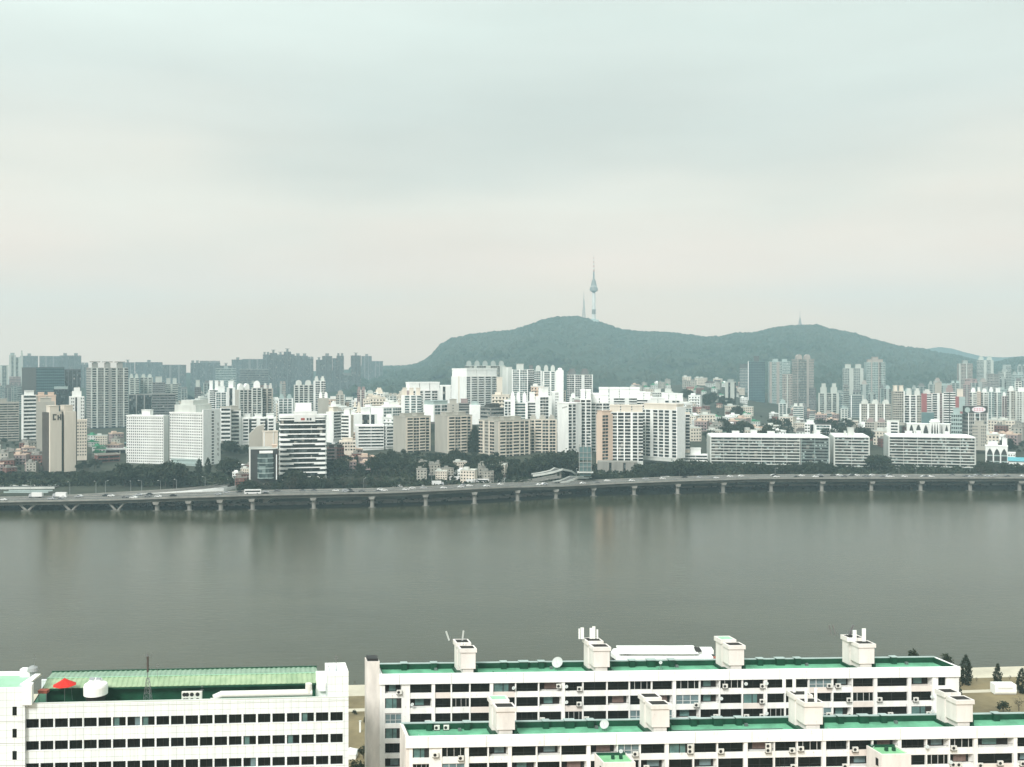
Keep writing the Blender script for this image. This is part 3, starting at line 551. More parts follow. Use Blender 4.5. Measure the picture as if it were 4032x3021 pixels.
bld(AB, 'grey striped balcony front right of the teal one', 2078, 2112, 1584, 955, Yb=1665, wall='mauve', f='b1', rf='b1 9', rm='bright')
bld(AB, 'second round topped white fin tower with a balcony front', 2108, 2172, 1562, 935, Xc=2127, Yb=1665, wall='bright', f='g1 W.4', s='p', ang=25, rf='b1 8', rm='bright')
bld(AB, 'white block with window columns right of the second white fin', 2172, 2200, 1545, 960, Yb=1670, wall='white', f='w1 m1', rf='r')
bld(AB, 'tall white slab with a faded grey sign high on its wall', 2195, 2290, 1590, 900, Xc=2239, Yb=1770, wall='white', f='g.6 w.2 g.6 w.2 p1', s='p', ang=40, rf='r', rm='bright')
sg = BLD[-1]; B = MB()
for i in range(5): B.box(-.08, .02, 2+i*1.5, 3+i*1.5, wz(1605, 900)-sg.location.z-i*.3, wz(1601, 900)-sg.location.z-i*.3+.4)
B.obj('wall_sign', 'grey', sg)
bld(AB, 'narrow white slab and striped front beside the signed slab', 2284, 2328, 1572, 915, Yb=1770, wall='white', f='w.2 g1 w.3 g1 W.15', rf='f2 9', rm='bright')
bld(AB, 'dark ribbed flats between the signed slab and the salmon tower', 2322, 2398, 1586, 930, Yb=1790, wall='hazegrey', f='b1 W.1 g1 w.2 g1', rf='f2 9', rm='bright')
bld(AB, 'row of white attic houses above the salmon tower', 2357, 2520, 1566, 1050, Yb=1640, wall='white', f='b1 w.4 b1 w.4 b1', rf='f4 11', rm='bright')
bld(AT, 'salmon striped tower, left and taller tan slab of the riverside pair', 2348, 2412, 1632, 845, Xc=2372, Yb=1814, wall='tan', f='g1 w.8', s='p', trim='tan', ang=42, rf='f1 3', rm='tan')
bld(AT, 'white striped tower, right part of the riverside pair', 2400, 2532, 1622, 852, Yb=1818, wall='offwhite', f='w.3 g1 W.2 g1 W.2 g1 w.4 g.8 w.2 g.8', rf='f3 6', rm='cream')
bld(AB, 'white roofed flats rising behind the riverside towers', 2508, 2562, 1572, 1000, Yb=1640, wall='white', f='b1 w.3', rf='f2 7', rm='bright')
bld(AB, 'maroon topped flats behind the right riverside tower', 2560, 2620, 1590, 980, Yb=1640, wall='redwall', f='w.6 g1', rf='f2 6', rm='white')
bld(AT, 'striped riverside tower with a broad white end wall', 2532, 2695, 1614, 855, Xc=2665, Yb=1806, wall='offwhite', f='p', s='g.5 w.2 g1 w.7 g1 w.3 g1 w.3 g1 w.7 g1', trim='white', ang=58, rf='f1 5', rm='cream')
w0 = BLD[-1]; B = MB(); W0 = w0['_W']; H0 = wz(1614, 855)-w0.location.z; B.box(-.6, W0+.2, -.6, .2, 0, H0+2.5); B.obj('end_wall', 'bright', w0)
bld(AB, 'narrow cream block peeping out right of the white end wall', 2690, 2716, 1630, 880, Yb=1770, wall='cream', f='w.6 g1', rf='r')
bld(AB, 'pale roofed flats on the slope behind the white end wall', 2605, 2690, 1575, 1080, Yb=1640, wall='white', f='g1 w.5 g1 w.5', rf='f3 7', rm='bright')
bld(AB, 'grey white block on the slope above the pale roofed flats', 2568, 2652, 1545, 1250, Yb=1600, wall='offwhite', f='n1 w.3 n1', rf='b2 4', rm='offwhite')
bld(AB, 'grey concrete plinth building under the riverside towers', 2352, 2510, 1818, 830, Yb=1868, wall='concrete', f='p1 k.2 p1 k.2 p1', rf='', cat='building')
# scaffold like teal frame building
r0, Wd, Dd, H = bld('billboard_tower', 'teal steel frame tower with a large backing panel by the riverside', 2281, 2328, 1760, 760, Yb=1868, wall='tealwall', f='p', rf='', D=6)
r0.children[0].scale = (1, 1, .42)
B = MB(); B.box(-.5, Wd+.5, -.6, .2, H*.52, H); B.obj('panel', 'tealwall', r0)
for x in (0, Wd*.33, Wd*.66, Wd): B = MB(); B.box(x-.25, x+.25, -1, -.5, 0, H+2); B.obj('post', 'grey', r0)
for i in range(5): B = MB(); B.box(-.6, Wd+.6, -1.1, -.8, 2+i*3.6, 2.4+i*3.6); B.obj('rail', 'grey', r0)
B = MB(); B.box(-1.5, Wd+1.5, -2, Dd, 1.2, 1.9); B.obj('canopy', 'offwhite', r0)
bld('low_building', 'low white stepped building beside the long balcony block', 2692, 2786, 1790, 880, Yb=1850, wall='white', f='R1', rf='b1 5', rm='white')
# --- long balcony blocks on the right
def longblock(label, Xl, Xc, Xr, Yt, Yb, d, ang, dark=None):
    C, a, Wd, Dd = frame_for(Xl, Xc, Xr, d, None, 12, ang); zb = wz(Yb, d); H = wz(Yt, d)-zb
    r = thing('apartment_block', label, 'apartment block', (C[0], C[1], zb), a); BLD.append(r)
    B = MB(); B.box(0, Wd, 1.4, Dd, -2, H); B.obj('wall', 'grey', r)
    B = MB(); B.box(-.3, .6, -.1, Dd+.1, -2, H+.4); B.obj('end_wall', 'offwhite', r)
    B = MB(); B.box(Wd-.4, Wd+.2, -.1, Dd+.1, -2, H+.4); B.obj('end_wall', 'offwhite', r)
    B = MB(); B.box(0.6, Wd-.4, -.3, Dd, H, H+1.1); B.obj('parapet', 'bright', r)
    nf = 11; fh = H/nf
    segs = [(0, Wd)] if not dark else [(0, dark*Wd), (dark*Wd, Wd)]
    for k, (s0, s1) in enumerate(segs):
        off = 0 if k == 0 else 1.2; m_ = 'offwhite' if k == 0 else 'paleteal'
        B = MB(); B.box(s0+.6, s1-.4, .75+off*.3, 1.5, -2, H-.3); B.obj('glazing', 'deepglass', r)
        for i in range(nf+1):
            B = MB(); z = i*fh-.2; B.box(s0+.6, s1-.4, -.15+off*.6, 1.42, z, z+(.85 if k == 0 else .5)); B.obj('balcony_band', m_, r)
        n = max(1, int((s1-s0)/11))
        for j in range(n+1):
            x = s0+.8+(s1-s0-1.6)*j/n; B = MB(); B.box(x-.14, x+.14, -.2+off*.6, 1.4, -2, H); B.obj('column', m_, r)
        rn = random.Random(int(Xl)+k); B = MB()
        for j in range(int((s1-s0)*.8)):
            x = s0+1+rn.random()*(s1-s0-3); z = rn.randrange(nf)*fh+.75; B.box(x, x+rn.uniform(.7, 2.2), .3, .74, z, z+rn.uniform(.9, 1.5))
        tag(B.obj('curtain', 'paleteal', r), kind='stuff')
    return r, Wd, Dd, H
def boxes_on(r, H, lst, m, y0=4, y1=8):
    for x0, x1, h in lst: B = MB(); B.box(x0, x1, y0, y1, H+1.1, H+1.1+h); B.box(x0-.2, x1+.2, y0-.2, y1+.2, H+1.1+h, H+1.4+h); B.obj('stair_house', m, r)
r, Wd, Dd, H = longblock('long low balcony block with a darker recessed right third, by the riverside', 2784, 2797, 3266, 1722, 1850, 880, 4, .76)
boxes_on(r, H, [(Wd*.19, Wd*.25, 4), (Wd*.35, Wd*.4, 4.6), (Wd*.49, Wd*.55, 4), (Wd*.9, Wd*.93, 5)], 'white')
r, Wd, Dd, H = longblock('short balcony block between its two long neighbours', 3266, 3284, 3424, 1722, 1848, 872, 5)
boxes_on(r, H, [(Wd*.3, Wd*.36, 4), (Wd*.4, Wd*.58, 7)], 'offwhite')
r, Wd, Dd, H = longblock('long balcony block below the arched building on the right', 3480, 3499, 3842, 1721, 1846, 880, 6)
boxes_on(r, H, [(Wd*.2, Wd*.28, 4), (Wd*.33, Wd*.38, 4.4), (Wd*.66, Wd*.7, 4)], 'bright', 2, 6)
# --- arched buildings
def arched(label, Xl, Xr, Yt, Yb, d, arches, bandz=(), D=12):
    C, a, Wd, Dd = frame_for(Xl, None, Xr, d, None, D); zb = wz(Yb, d); H = wz(Yt, d)-zb
    r = thing('arcaded_building', label, 'building', (C[0], C[1], zb), a); BLD.append(r)
    B = MB(); B.box(0, Wd, 1.2, Dd, -4, H); B.obj('wall', 'dark', r)
    # front screen with pointed openings: piers + spandrels built column by column
    B = MB(); x = 0; n = 14
    for x0, x1, zs, top in arches:
        x0 *= Wd; x1 *= Wd; B.box(x, x0, 0, 1.3, -4, H); w = x1-x0
        for i in range(n):
            u = (i+.5)/n*2-1; zt_ = zs+(top-zs)*(1-abs(u)**2.2)*(1 if abs(u) > .25 else 1+.18*(1-abs(u)/.25)); B.box(x0+w*i/n, x0+w*(i+1)/n, 0, 1.3, min(zt_, H-.8), H)
        x = x1
    B.box(x, Wd, 0, 1.3, -4, H); B.obj('arcade_screen', 'white', r)
    for z in bandz: B = MB(); B.box(0, Wd, .5, 1.25, z, z+1); B.obj('floor_band', 'paleteal', r)
    B = MB(); B.box(-.3, Wd+.3, -.3, Dd, H, H+.6); B.obj('cornice', 'bright', r); return r, Wd, Dd, H
h = wz(1668, 980)-wz(1722, 980)
r, Wd, Dd, H = arched('white building with pointed arch openings rising behind the right long block', 3570, 3660, 1670, 1722, 980, [(.1, .32, 3, h-1.6), (.38, .66, 3, h-1.2), (.72, .96, 3, h-1.8)])
r, Wd, Dd, H = arched('tall centre part of the pointed arch building with narrow arches', 3660, 3700, 1662, 1722, 970, [(.16, .36, 3, h-1), (.44, .62, 3, h-1), (.7, .86, 3, h-1)])
B = MB(); B.box(Wd*.1, Wd*.9, 2, 8, H+.6, H+2.4); B.obj('roof_house', 'white', r)
r, Wd, Dd, H = arched('right wing of the pointed arch building with one arch', 3702, 3741, 1672, 1722, 980, [(.1, .25, 0, h-1), (.45, .85, 3, h-2.5)])
h = wz(1757, 900)-wz(1830, 900)
r, Wd, Dd, H = arched('white three bay building with round arches beside the blue roofed shed', 3880, 3968, 1757, 1832, 900, [(.07, .33, h-6.5, h-2.2), (.39, .65, h-6.5, h-2.2), (.71, .97, h-6.5, h-2.2)], (3, h-8.3))
boxes_on(r, H-1, [(2, 10, 4), (Wd*.75, Wd*.98, 7)], 'white')
bld('low_building', 'small white annex with three square windows right of the arches', 3968, 3998, 1785, 895, Yb=1812, wall='bright', f='m1', rf='r', D=6)
r0, Wd, Dd, H = bld('shed', 'low shed with a bright blue roof at the right edge', 3972, 4060, 1815, 860, Yb=1838, wall='white', f='p', rf='', D=10)
mat('bluesheet', (.10, .33, .38), .5, .1, .3)
B = MB(); B.xprism([(-1, H), (5, H+3), (11, H)], -1, Wd); B.obj('roof', 'bluesheet', r0)
# --- right hand towers
bld(AT, 'slim cream twin striped tower left of the dark glass towers', 2855, 2898, 1505, 1500, Yb=1630, wall='cream', f='w.6 k.4 w.8 k.3', rf='r b1 4', rm='offwhite')
bld(AT, 'dark stepped tower just behind the dark glass tower', 2912, 2952, 1452, 1850, Yb=1640, wall='tealwall', f='g1', gl='blueglass', rf='f2 9', rm='hazedark')
bld(AT, 'dark teal glass tower, leftmost of the tall group under the second summit', 2945, 3012, 1424, 1700, Yb=1640, wall='tealwall', f='W.12 g3', gl='blueglass', trim='tealwall', rf='b1 9', rm='hazedark')
bld(AT, 'pale concave tower second in the tall group', 3024, 3080, 1426, 1700, Xc=3030, Yb=1632, wall='paleteal', f='w.5 n1 w.6 n.6', trim='beige', ang=15, rf='r b1 5')
bld(AT, 'short beige tower between the two tallest of the group', 3080, 3120, 1476, 1650, Yb=1632, wall='beige', f='n1 w.2 n1', rf='r', rm='beige')
bld(AT, 'rear pale tower filling the gap between the tall pair', 3066, 3112, 1424, 1780, Yb=1632, wall='paleteal', f='n1', rf='b1 4')
bld(AT, 'tallest beige teal tower of the group with pointed crown', 3117, 3205, 1414, 1700, Xc=3140, Yb=1640, wall='beige', f='w.2 g2 w.6 n1.2', s='n1', trim='beige', gl='greenglass', ang=25, rf='c2 8', rm='beige')
bld(AT, 'lower shoulder block at the right of the tallest beige tower', 3185, 3213, 1530, 1650, Yb=1650, wall='hazegrey', f='n1', rf='r')
bld(AT, 'cream striped tower with a stepped domed crown', 3222, 3304, 1548, 1450, Yb=1670, wall='offwhite', f='w.3 g.7 w.5 g.8 w.3 g.6 w.5', trim='white', rf='t2 14', rm='white')
bld(AT, 'white residential tower with a blank upper right, left of the tall grey pair', 3318, 3400, 1450, 1600, Yb=1560, wall='offwhite', f='n1 w.6 n1 w.5', rf='b2 6', rm='white')
bld(AT, 'blue glass lower body beneath the white residential tower', 3310, 3402, 1556, 1500, Yb=1680, wall='tealwall', f='g1 W.1 g1 w.2', gl='blueglass', rf='r', rm='offwhite')
bld(AT, 'tall grey green tower with a flat crown right of the white tower', 3402, 3486, 1426, 1600, Xc=3412, Yb=1600, wall='paleteal', f='n1 w.3 n1.4 w.2 g.4 n1', trim='beige', ang=14, rf='b1 8 b2 4', rm='beige')
bld(AB, 'beige stepped flats in front of the tall grey green tower', 3384, 3508, 1590, 1200, Yb=1690, wall='beige', f='w.3 n1 w.3 n1 w.4 n1 W.2 n1', rf='t3 5', rm='offwhite')
bld(AT, 'cream edged wide slab left of the red and white flats', 3510, 3562, 1540, 1150, Xc=3516, Yb=1665, wall='beige', f='n1 w.1', s='p', trim='white', ang=15, rf='b2 6', rm='cream')
bld(AT, 'grey green slab between the cream slab and the red flats', 3562, 3628, 1556, 1170, Yb=1665, wall='beige', f='g1 w.4 g1 w.3 n1', trim='white', rf='t2 8', rm='offwhite')
bld(AB, 'red flats with a white balcony stair, left of two', 3627, 3672, 1550, 1200, Yb=1660, wall='redwall', f='p1 b.8 w.2', rf='t1 5', rm='offwhite')
bld(AB, 'red flats with a tall white stripe, right of two', 3672, 3716, 1548, 1180, Yb=1668, wall='mauve', f='g.8 w.5 n.4 w.3', rf='b1 12', rm='beige')
bld(AB, 'flats with white zigzag balconies on a dark wall', 3716, 3762, 1544, 1150, Yb=1670, wall='hazegrey', f='b1 k.15 b1', trim='white', rf='t1 8', rm='mauve')
bld(AB, 'dark red block with a pale top right of the zigzag balconies', 3760, 3800, 1562, 1250, Yb=1620, wall='redwall', f='p1 w1.4', trim='paleteal', rf='b1 9', rm='cream')
bld(OB, 'small teal box building before the red flats', 3628, 3678, 1625, 1100, Yb=1668, wall='tealwall', f='p', rf='', rm='tealwall')
bld(AT, 'tall hazy beige tower on the hill flank, left of the right hand pair', 3768, 3830, 1432, 1900, Xc=3776, Yb=1560, wall='beige', f='w.3 n1 w.2 n1', ang=14, rf='b1 6', rm='offwhite')
bld(AT, 'mauve grey block at the foot of the hazy beige tower', 3800, 3846, 1494, 1700, Yb=1560, wall='mauve', f='n1', rf='r')
bld(AT, 'tall hazy striped tower right of the hazy beige tower', 3846, 3912, 1418, 1950, Yb=1560, wall='offwhite', f='n1 w.4 n.6 w.4', rf='t2 8', rm='white')
bld(OB, 'flat topped hazy grey block with a dark cornice', 3884, 3936, 1474, 1750, Yb=1550, wall='grey', f='n1', rf='r', rm='hazedark')
bld(AT, 'wide hazy pale slab near the right edge of the skyline', 3930, 3982, 1464, 1800, Yb=1560, wall='offwhite', f='n1 w.3 n1', rf='b1 4')
bld(AT, 'hazy grey slab with a peaked roof at the right edge', 3982, 4034, 1476, 1800, Yb=1560, wall='paleteal', f='n1', rf='c2 6', rm='offwhite')
for i, (a_, b_, Y, dd, wl, nm) in enumerate([(3818, 3846, 1545, 1300, 'offwhite', 'pale narrow'), (3846, 3862, 1542, 1290, 'tan', 'pinkish'), (3862, 3890, 1545, 1300, 'offwhite', 'white capped'), (3890, 3915, 1543, 1280, 'paleteal', 'greenish'),
        (3915, 3944, 1545, 1270, 'paleteal', 'twin striped greenish'), (3944, 3964, 1560, 1250, 'mauve', 'dark mauve'), (3964, 3998, 1540, 1230, 'beige', 'beige'), (3998, 4050, 1542, 1240, 'offwhite', 'broad beige edged')]):
    bld(AT, f'{nm} striped flats in the close row at the right edge', a_, b_, Y, dd, Yb=1668, wall=wl, f='w.3 n1 w.3 n1' if i % 2 else 'g.6 w.4 n1', trim='offwhite', rf=['t1 6', 'b1 5', 'c1 5'][i % 3], rm='white', group='flats in a row at the right edge')
# office with the oval sign
bld(OB, 'pale green windowed office left of the oval sign', 3745, 3788, 1630, 1080, Yb=1712, wall='paleteal', f='n1', rf='b1 6', fh=4, rm='paleteal')
r0, Wd, Dd, H = bld(OB, 'office carrying a dark rooftop board with a pink lettered white oval', 3790, 3888, 1627, 1070, Xc=3812, Yb=1720, wall='grey', f='W.15 n1.1 W.15 g.8 W.15 n1.3 W.12', s='n1', trim='paleteal', ang=25, fh=4, rf='')
B = MB(); B.box(-3, Wd+.5, .5, 6, H, H+7.5); bd = B.obj('sign_board', 'dark', r0)
mat('signwhite', (.8, .74, .76), .5, 0); mat('signpink', (.6, .12, .22), .5, 0)
B = MB(); B.yprism([(Wd*.56+Wd*.36*math.cos(2*math.pi*i/24), H+3.8+3.1*math.sin(2*math.pi*i/24)) for i in range(24)][::-1], .15, .5); B.obj('sign_oval', 'signwhite', r0)
B = MB()
for i in range(4):
    x = Wd*(.30+i*.135); B.box(x, x+Wd*.08, 0, .2, H+4.6, H+5.1); B.box(x+Wd*.03, x+Wd*.045, 0, .2, H+3.3, H+4.6); B.box(x, x+Wd*.085, 0, .2, H+2.6, H+3.1)
B.obj('sign_lettering', 'signpink', r0)
B = MB(); B.yprism([(-.6+2.9*math.cos(2*math.pi*i/18), H+3.4+2.9*math.sin(2*math.pi*i/18)) for i in range(18)][::-1], .1, .5); B.obj('round_sign', 'paleteal', r0)
bld(OB, 'plain grey slab in front of the oval sign office', 3828, 3884, 1672, 960, Yb=1760, wall='beige', f='m.6 p.3 m.6', rf='b1 3', rm='beige', trim='beige')
bld(OB, 'teal office with a dark roof line among the low houses', 3210, 3272, 1672, 1020, Yb=1715, wall='tealwall', f='W.1 g1 W.1', gl='greenglass', rf='r', rm='dark')
bld(OB, 'narrow white office left of the teal office with dark roof', 3168, 3212, 1668, 1030, Yb=1718, wall='white', f='n1 k.6 w.4', rf='b1 3')
bld(OB, 'grey office with stacked terraces left of the arched building', 3492, 3540, 1660, 1000, Yb=1722, wall='offwhite', f='w.6 b1 w.2', rf='r')
bld(OB, 'brown grey wide low block left of the terraced grey office', 3405, 3492, 1662, 1100, Yb=1715, wall='beige', f='n1 p.3 n1', rf='t2 4', rm='mauve')
# --- filler houses: each one a thing of its own
HV = []
rn = random.Random(11)
def house_proto(wm, n, w, dd, fh, rfk, rm, balc):
    H = n*fh+.6; r = []
    B = MB(); B.box(0, w, 0, dd, -4, H); r.append(('wall', B.mesh('wall', wm)))
    B = MB(); k = max(2, int(w/2.6))
    for i in range(n):
        for j in range(k): x = w*(j+.5)/k; B.box(x-.65, x+.65, -.05, .05, i*fh+1, i*fh+2.3)
        for j in range(3): y = dd*(j+.5)/3; B.box(-.05, .05, y-.6, y+.6, i*fh+1, i*fh+2.2)
    r.append(('window_row', B.mesh('window_row', 'glass')))
    if balc:
        B = MB()
        for i in range(1, n): B.box(w*.1, w*.9, -1, .02, i*fh-.1, i*fh+.75)
        r.append(('balcony', B.mesh('balcony', wm)))
    B = MB()
    if rfk == 'flat':
        B.box(-.25, w+.25, -.25, .2, H-.01, H+.7); B.box(-.25, w+.25, dd-.2, dd+.25, H-.01, H+.7); B.box(-.25, .2, .2, dd-.2, H-.01, H+.7); B.box(w-.2, w+.25, .2, dd-.2, H-.01, H+.7); B.box(w*.15, w*.5, dd*.3, dd*.75, H-.01, H+2.6)
    else: B.xprism([(-.6, H), (dd/2, H+dd*.28), (dd+.6, H)], -.5, w+.5)
    r.append(('roof', B.mesh('roof', rm))); return r
KIND = [('white', 'white', 3, 'flat', 'bright', 1), ('cream', 'cream', 4, 'flat', 'offwhite', 0), ('brick red', 'brick', 3, 'flat', 'concrete', 1), ('grey', 'beige', 4, 'flat', 'concrete', 0),
        ('pink', 'mauve', 3, 'flat', 'tan', 1), ('white green roofed', 'offwhite', 2, 'flat', 'greenroof', 0), ('brown gabled', 'offwhite', 2, 'gable', 'brown', 0), ('tall white', 'white', 6, 'flat', 'white', 1),
        ('tall cream', 'cream', 7, 'flat', 'cream', 1), ('tall grey', 'offwhite', 7, 'flat', 'offwhite', 0), ('red gabled', 'tan', 2, 'gable', 'brick', 0), ('tall pink', 'tan', 6, 'flat', 'white', 1)]
PR = [house_proto(k[1], k[2], rn.uniform(9, 14), rn.uniform(8, 11), 2.9, k[3], k[4], k[5]) for k in KIND]
ADJ = ['low', 'tall']
FILL = []
def houses(n, X0, X1, d0, d1, kinds, where, sc=(.85, 1.25), seed=0):
    rr_ = random.Random(seed); pl = []; tries = 0
    while len(pl) < n and tries < n*30:
        tries += 1; X = rr_.uniform(X0, X1); d = d0+(d1-d0)*rr_.random()
        x = wx(X, d)
        if any(abs(x-a)+abs(d-b_) < 13 for a, b_ in pl): continue
        pl.append((x, d)); k = rr_.choice(kinds); z = zg(X, d)-.4
        t = thing('house', f'{KIND[k][0]} {"block of flats" if KIND[k][2] > 5 else "house"} {where}', 'house', (x, d, z), rr_.uniform(-.5, .5)-math.atan((X-CX)/F), 'small houses '+where, rr_.uniform(*sc))
        for nm, me in PR[k]: put(nm, me, t)
        FILL.append(t)
houses(34, 2700, 2960, 1250, 2150, [0, 1, 2, 3, 4, 5, 10, 6], 'on the hazy slope', seed=1)
houses(26, 2480, 2760, 1500, 2150, [0, 1, 3, 4, 5], 'high under the hill', seed=2)
houses(44, 2850, 3330, 960, 1500, [0, 1, 2, 3, 4, 5, 6, 0, 1], 'behind the long balcony blocks', seed=3)
houses(26, 2690, 2960, 930, 1250, [0, 1, 2, 3, 5, 4], 'right behind the low stepped building', seed=21)
houses(16, 3330, 3560, 960, 1200, [0, 1, 2, 3, 5], 'left of the pointed arch building', seed=4)
houses(18, 3860, 4080, 980, 1350, [0, 1, 3, 4, 2], 'below the flats at the right edge', seed=5)
houses(40, 1290, 1600, 1000, 1300, [7, 8, 9, 0, 1, 11, 7], 'in the dense white quarter', (1, 1.5), seed=6)
houses(22, 1400, 1780, 1180, 1500, [7, 9, 0, 8], 'behind the dense white quarter', (1, 1.3), seed=16)
houses(26, 560, 1100, 1280, 1700, [7, 8, 9, 11], 'behind the big white hotel', (1.1, 1.6), seed=7)
houses(24, 1640, 1960, 765, 800, [0, 3, 5, 6, 3, 1], 'by the central river road', (.6, .85), seed=8)
houses(20, -40, 150, 780, 960, [2, 4, 3, 0], 'in the brick quarter at the left edge', (.7, 1), seed=9)
houses(14, 330, 520, 880, 1080, [2, 4, 5, 1, 3], 'behind the trees left of the hotel', (.8, 1), seed=10)
houses(10, 900, 1000, 745, 800, [3, 0, 1, 2], 'right of the hotel', (.6, .8), seed=12)
houses(12, 1290, 1440, 790, 860, [2, 4, 10], 'right of the banded round office', (.75, 1), seed=13)
houses(40, 1850, 2750, 1080, 1500, [7, 8, 9, 0, 1, 11], 'among the central tower feet', (1, 1.4), seed=14)
# --- further apartment towers packed between the named ones
PK = []
def towers(n, X0, X1, d0, d1, Y0, Y1, walls, where, w=(28, 46), seed=0):
    q = random.Random(seed)
    for i in range(n):
        X = X0+(X1-X0)*(i+q.random()*.8)/n; d = q.uniform(d0, d1); wl = q.choice(walls); ww = q.uniform(*w)*(1000/d)**.3
        f = q.choice(['w.4 g1 w.3 g1 w.4', 'n1 w.3 n1 w.3', 'w.5 b1 w.4 b1 w.3', 'g1 w.4 g1 w.4 g1', 'w.6 n1', 'g.6 w1 g.6', 'R1'])
        r = bld('apartment_tower', {'white': 'white', 'cream': 'cream', 'beige': 'grey beige', 'offwhite': 'pale grey', 'mauve': 'mauve', 'paleteal': 'pale green', 'tealwall': 'teal', 'hazegrey': 'dark grey'}[wl]+' apartment tower packed '+where, X, X+ww, q.uniform(Y0, Y1), d, wall=wl, f=f, trim='white' if wl in ('white', 'cream') else 'offwhite', gl=q.choice(['glass', 'greenglass']), rf=q.choice(['b1 4', 'b2 3', 't1 6', 't2 5', 'c1 5', 'r b1 3', 'f1 3']), rm=wl, group='towers packed '+where, cat='apartment block')[0]
        PK.append(r)
towers(12, 3290, 3560, 1350, 1750, 1500, 1560, ['offwhite', 'beige', 'paleteal', 'hazegrey'], 'behind the short balcony block', seed=1)
towers(14, 3560, 4040, 1350, 1750, 1490, 1540, ['offwhite', 'beige', 'paleteal', 'mauve', 'hazegrey'], 'at the hill foot', seed=2)
towers(8, 3880, 4060, 1750, 2100, 1440, 1490, ['offwhite', 'beige', 'paleteal'], 'furthest right in the haze', seed=3)
towers(9, 3060, 3330, 1250, 1600, 1585, 1640, ['offwhite', 'beige', 'hazegrey', 'paleteal'], 'below the tall glass group', (24, 50), seed=4)
towers(16, 1290, 1800, 1200, 1420, 1535, 1585, ['white', 'cream', 'beige', 'offwhite', 'mauve'], 'along the central crest', seed=5)
towers(14, 540, 1120, 1450, 1800, 1505, 1550, ['white', 'beige', 'hazegrey', 'offwhite', 'mauve'], 'behind the white hotel', seed=6)
towers(10, 2230, 2720, 1150, 1350, 1560, 1610, ['white', 'cream', 'offwhite', 'beige'], 'behind the riverside towers', seed=7)
towers(7, 1990, 2330, 1040, 1120, 1575, 1620, ['white', 'offwhite', 'tealwall', 'mauve'], 'under the teal towers', seed=8)
towers(6, 1290, 1420, 950, 1080, 1600, 1650, ['white', 'cream', 'beige'], 'right behind the banded office', (28, 40), seed=9)
towers(8, -30, 200, 1500, 1800, 1470, 1530, ['offwhite', 'hazegrey', 'beige'], 'in the haze at the left edge', seed=10)
order_labels(PK)
order_labels(FILL)
# ---------------------------------------------------------------- river expressway
def sweep(name, pts, prof, m, parent=None):
    B = MB(); n = len(prof); v = []
    for i, (x, y, z) in enumerate(pts):
        a = pts[max(0, i-1)]; b_ = pts[min(len(pts)-1, i+1)]; t = Vector((b_[0]-a[0], b_[1]-a[1], 0)).normalized(); nx, ny = -t.y, t.x
        v += [(x+nx*o, y+ny*o, z+h) for o, h in prof]
    f = [(i*n+k, (i+1)*n+k, (i+1)*n+(k+1) % n, i*n+(k+1) % n) for i in range(len(pts)-1) for k in range(n)]
    f += [tuple(range(n)), tuple(range(len(pts)*n-1, len(pts)*n-n-1, -1))]
    B.add(v, [q[::-1] for q in f]); return B.obj(name, m, parent)
def rc(o0, o1, h0, h1): return [(o0, h0), (o1, h0), (o1, h1), (o0, h1)]
DK = [(-260, 1974), (0, 1969), (250, 1965), (450, 1961), (746, 1951), (1000, 1943), (1497, 1934), (1678, 1927), (1859, 1918), (2000, 1912), (2226, 1907), (2452, 1896), (2678, 1887), (3000, 1878), (4032, 1876), (4450, 1876)]
def deckpt(X, off=0):
    d = dl(X); z = wz(lerp(DK, X), d)-1.0; return (wx(X, d+off), d+off, z)
Xs = list(range(-260, 4460, 60)); pts = [deckpt(X) for X in Xs]
ex = thing('elevated_expressway', 'long grey concrete viaduct carrying the expressway along the far river bank', 'viaduct', (0, 0, 0))
sweep('deck', pts, rc(0, 20.5, -.5, 0), 'asphalt', ex)
sweep('parapet', pts, rc(-.25, .12, -.7, .5), 'concrete', ex); sweep('parapet', pts, rc(20.4, 20.8, -.7, .8), 'concrete', ex); sweep('median', pts, rc(10, 10.5, 0, .5), 'concrete', ex)
sweep('girder', pts, rc(1.6, 8.5, -2.9, -.52), 'old_shaded_concrete', ex); sweep('girder', pts, rc(12, 19, -2.9, -.52), 'old_shaded_concrete', ex)
for o in (3.5, 7, 14, 17.3): sweep('lane_line', pts, rc(o, o+.15, .006, .012), 'white', ex)
PI = [612, 740, 864, 990, 1232, 1463, 1675, 1868, 2038, 2190, 2338, 2499, 2671, 2851, 3041, 3241, 3437, 3632, 3828, 4023, 4220]
pm = {}
for k, X in enumerate(PI):
    for row, (off, dx) in enumerate(((1.2, 0), (12.5, -10))):
        x, y, z = deckpt(X+dx, off); zt_ = z-2.9
        B = MB(); B.tube((0, 0, -1.5), (0, 0, zt_-1.8), 1.5, 1.4, n=12)
        p = B.obj('pier', 'concrete' if row == 0 else 'old_shaded_concrete', ex); p.location = (x+.0, y+3.5, 0)  # rear row uses darker concrete: its shade is put into the colour
        B = MB(); B.yprism([(-1.5, zt_-1.9), (1.5, zt_-1.9), (2.1, zt_-.6), (2.1, zt_+.02), (-2.1, zt_+.02), (-2.1, zt_-.6)], -3.2, 3.2); c_ = B.obj('pier_cap', 'concrete' if row == 0 else 'old_shaded_concrete', p)
        if row == 0: B = MB(); B.box(-2.4, 2.4, -2.4, 2.4, -1.5, .35); B.obj('footing', 'old_shaded_concrete', p)
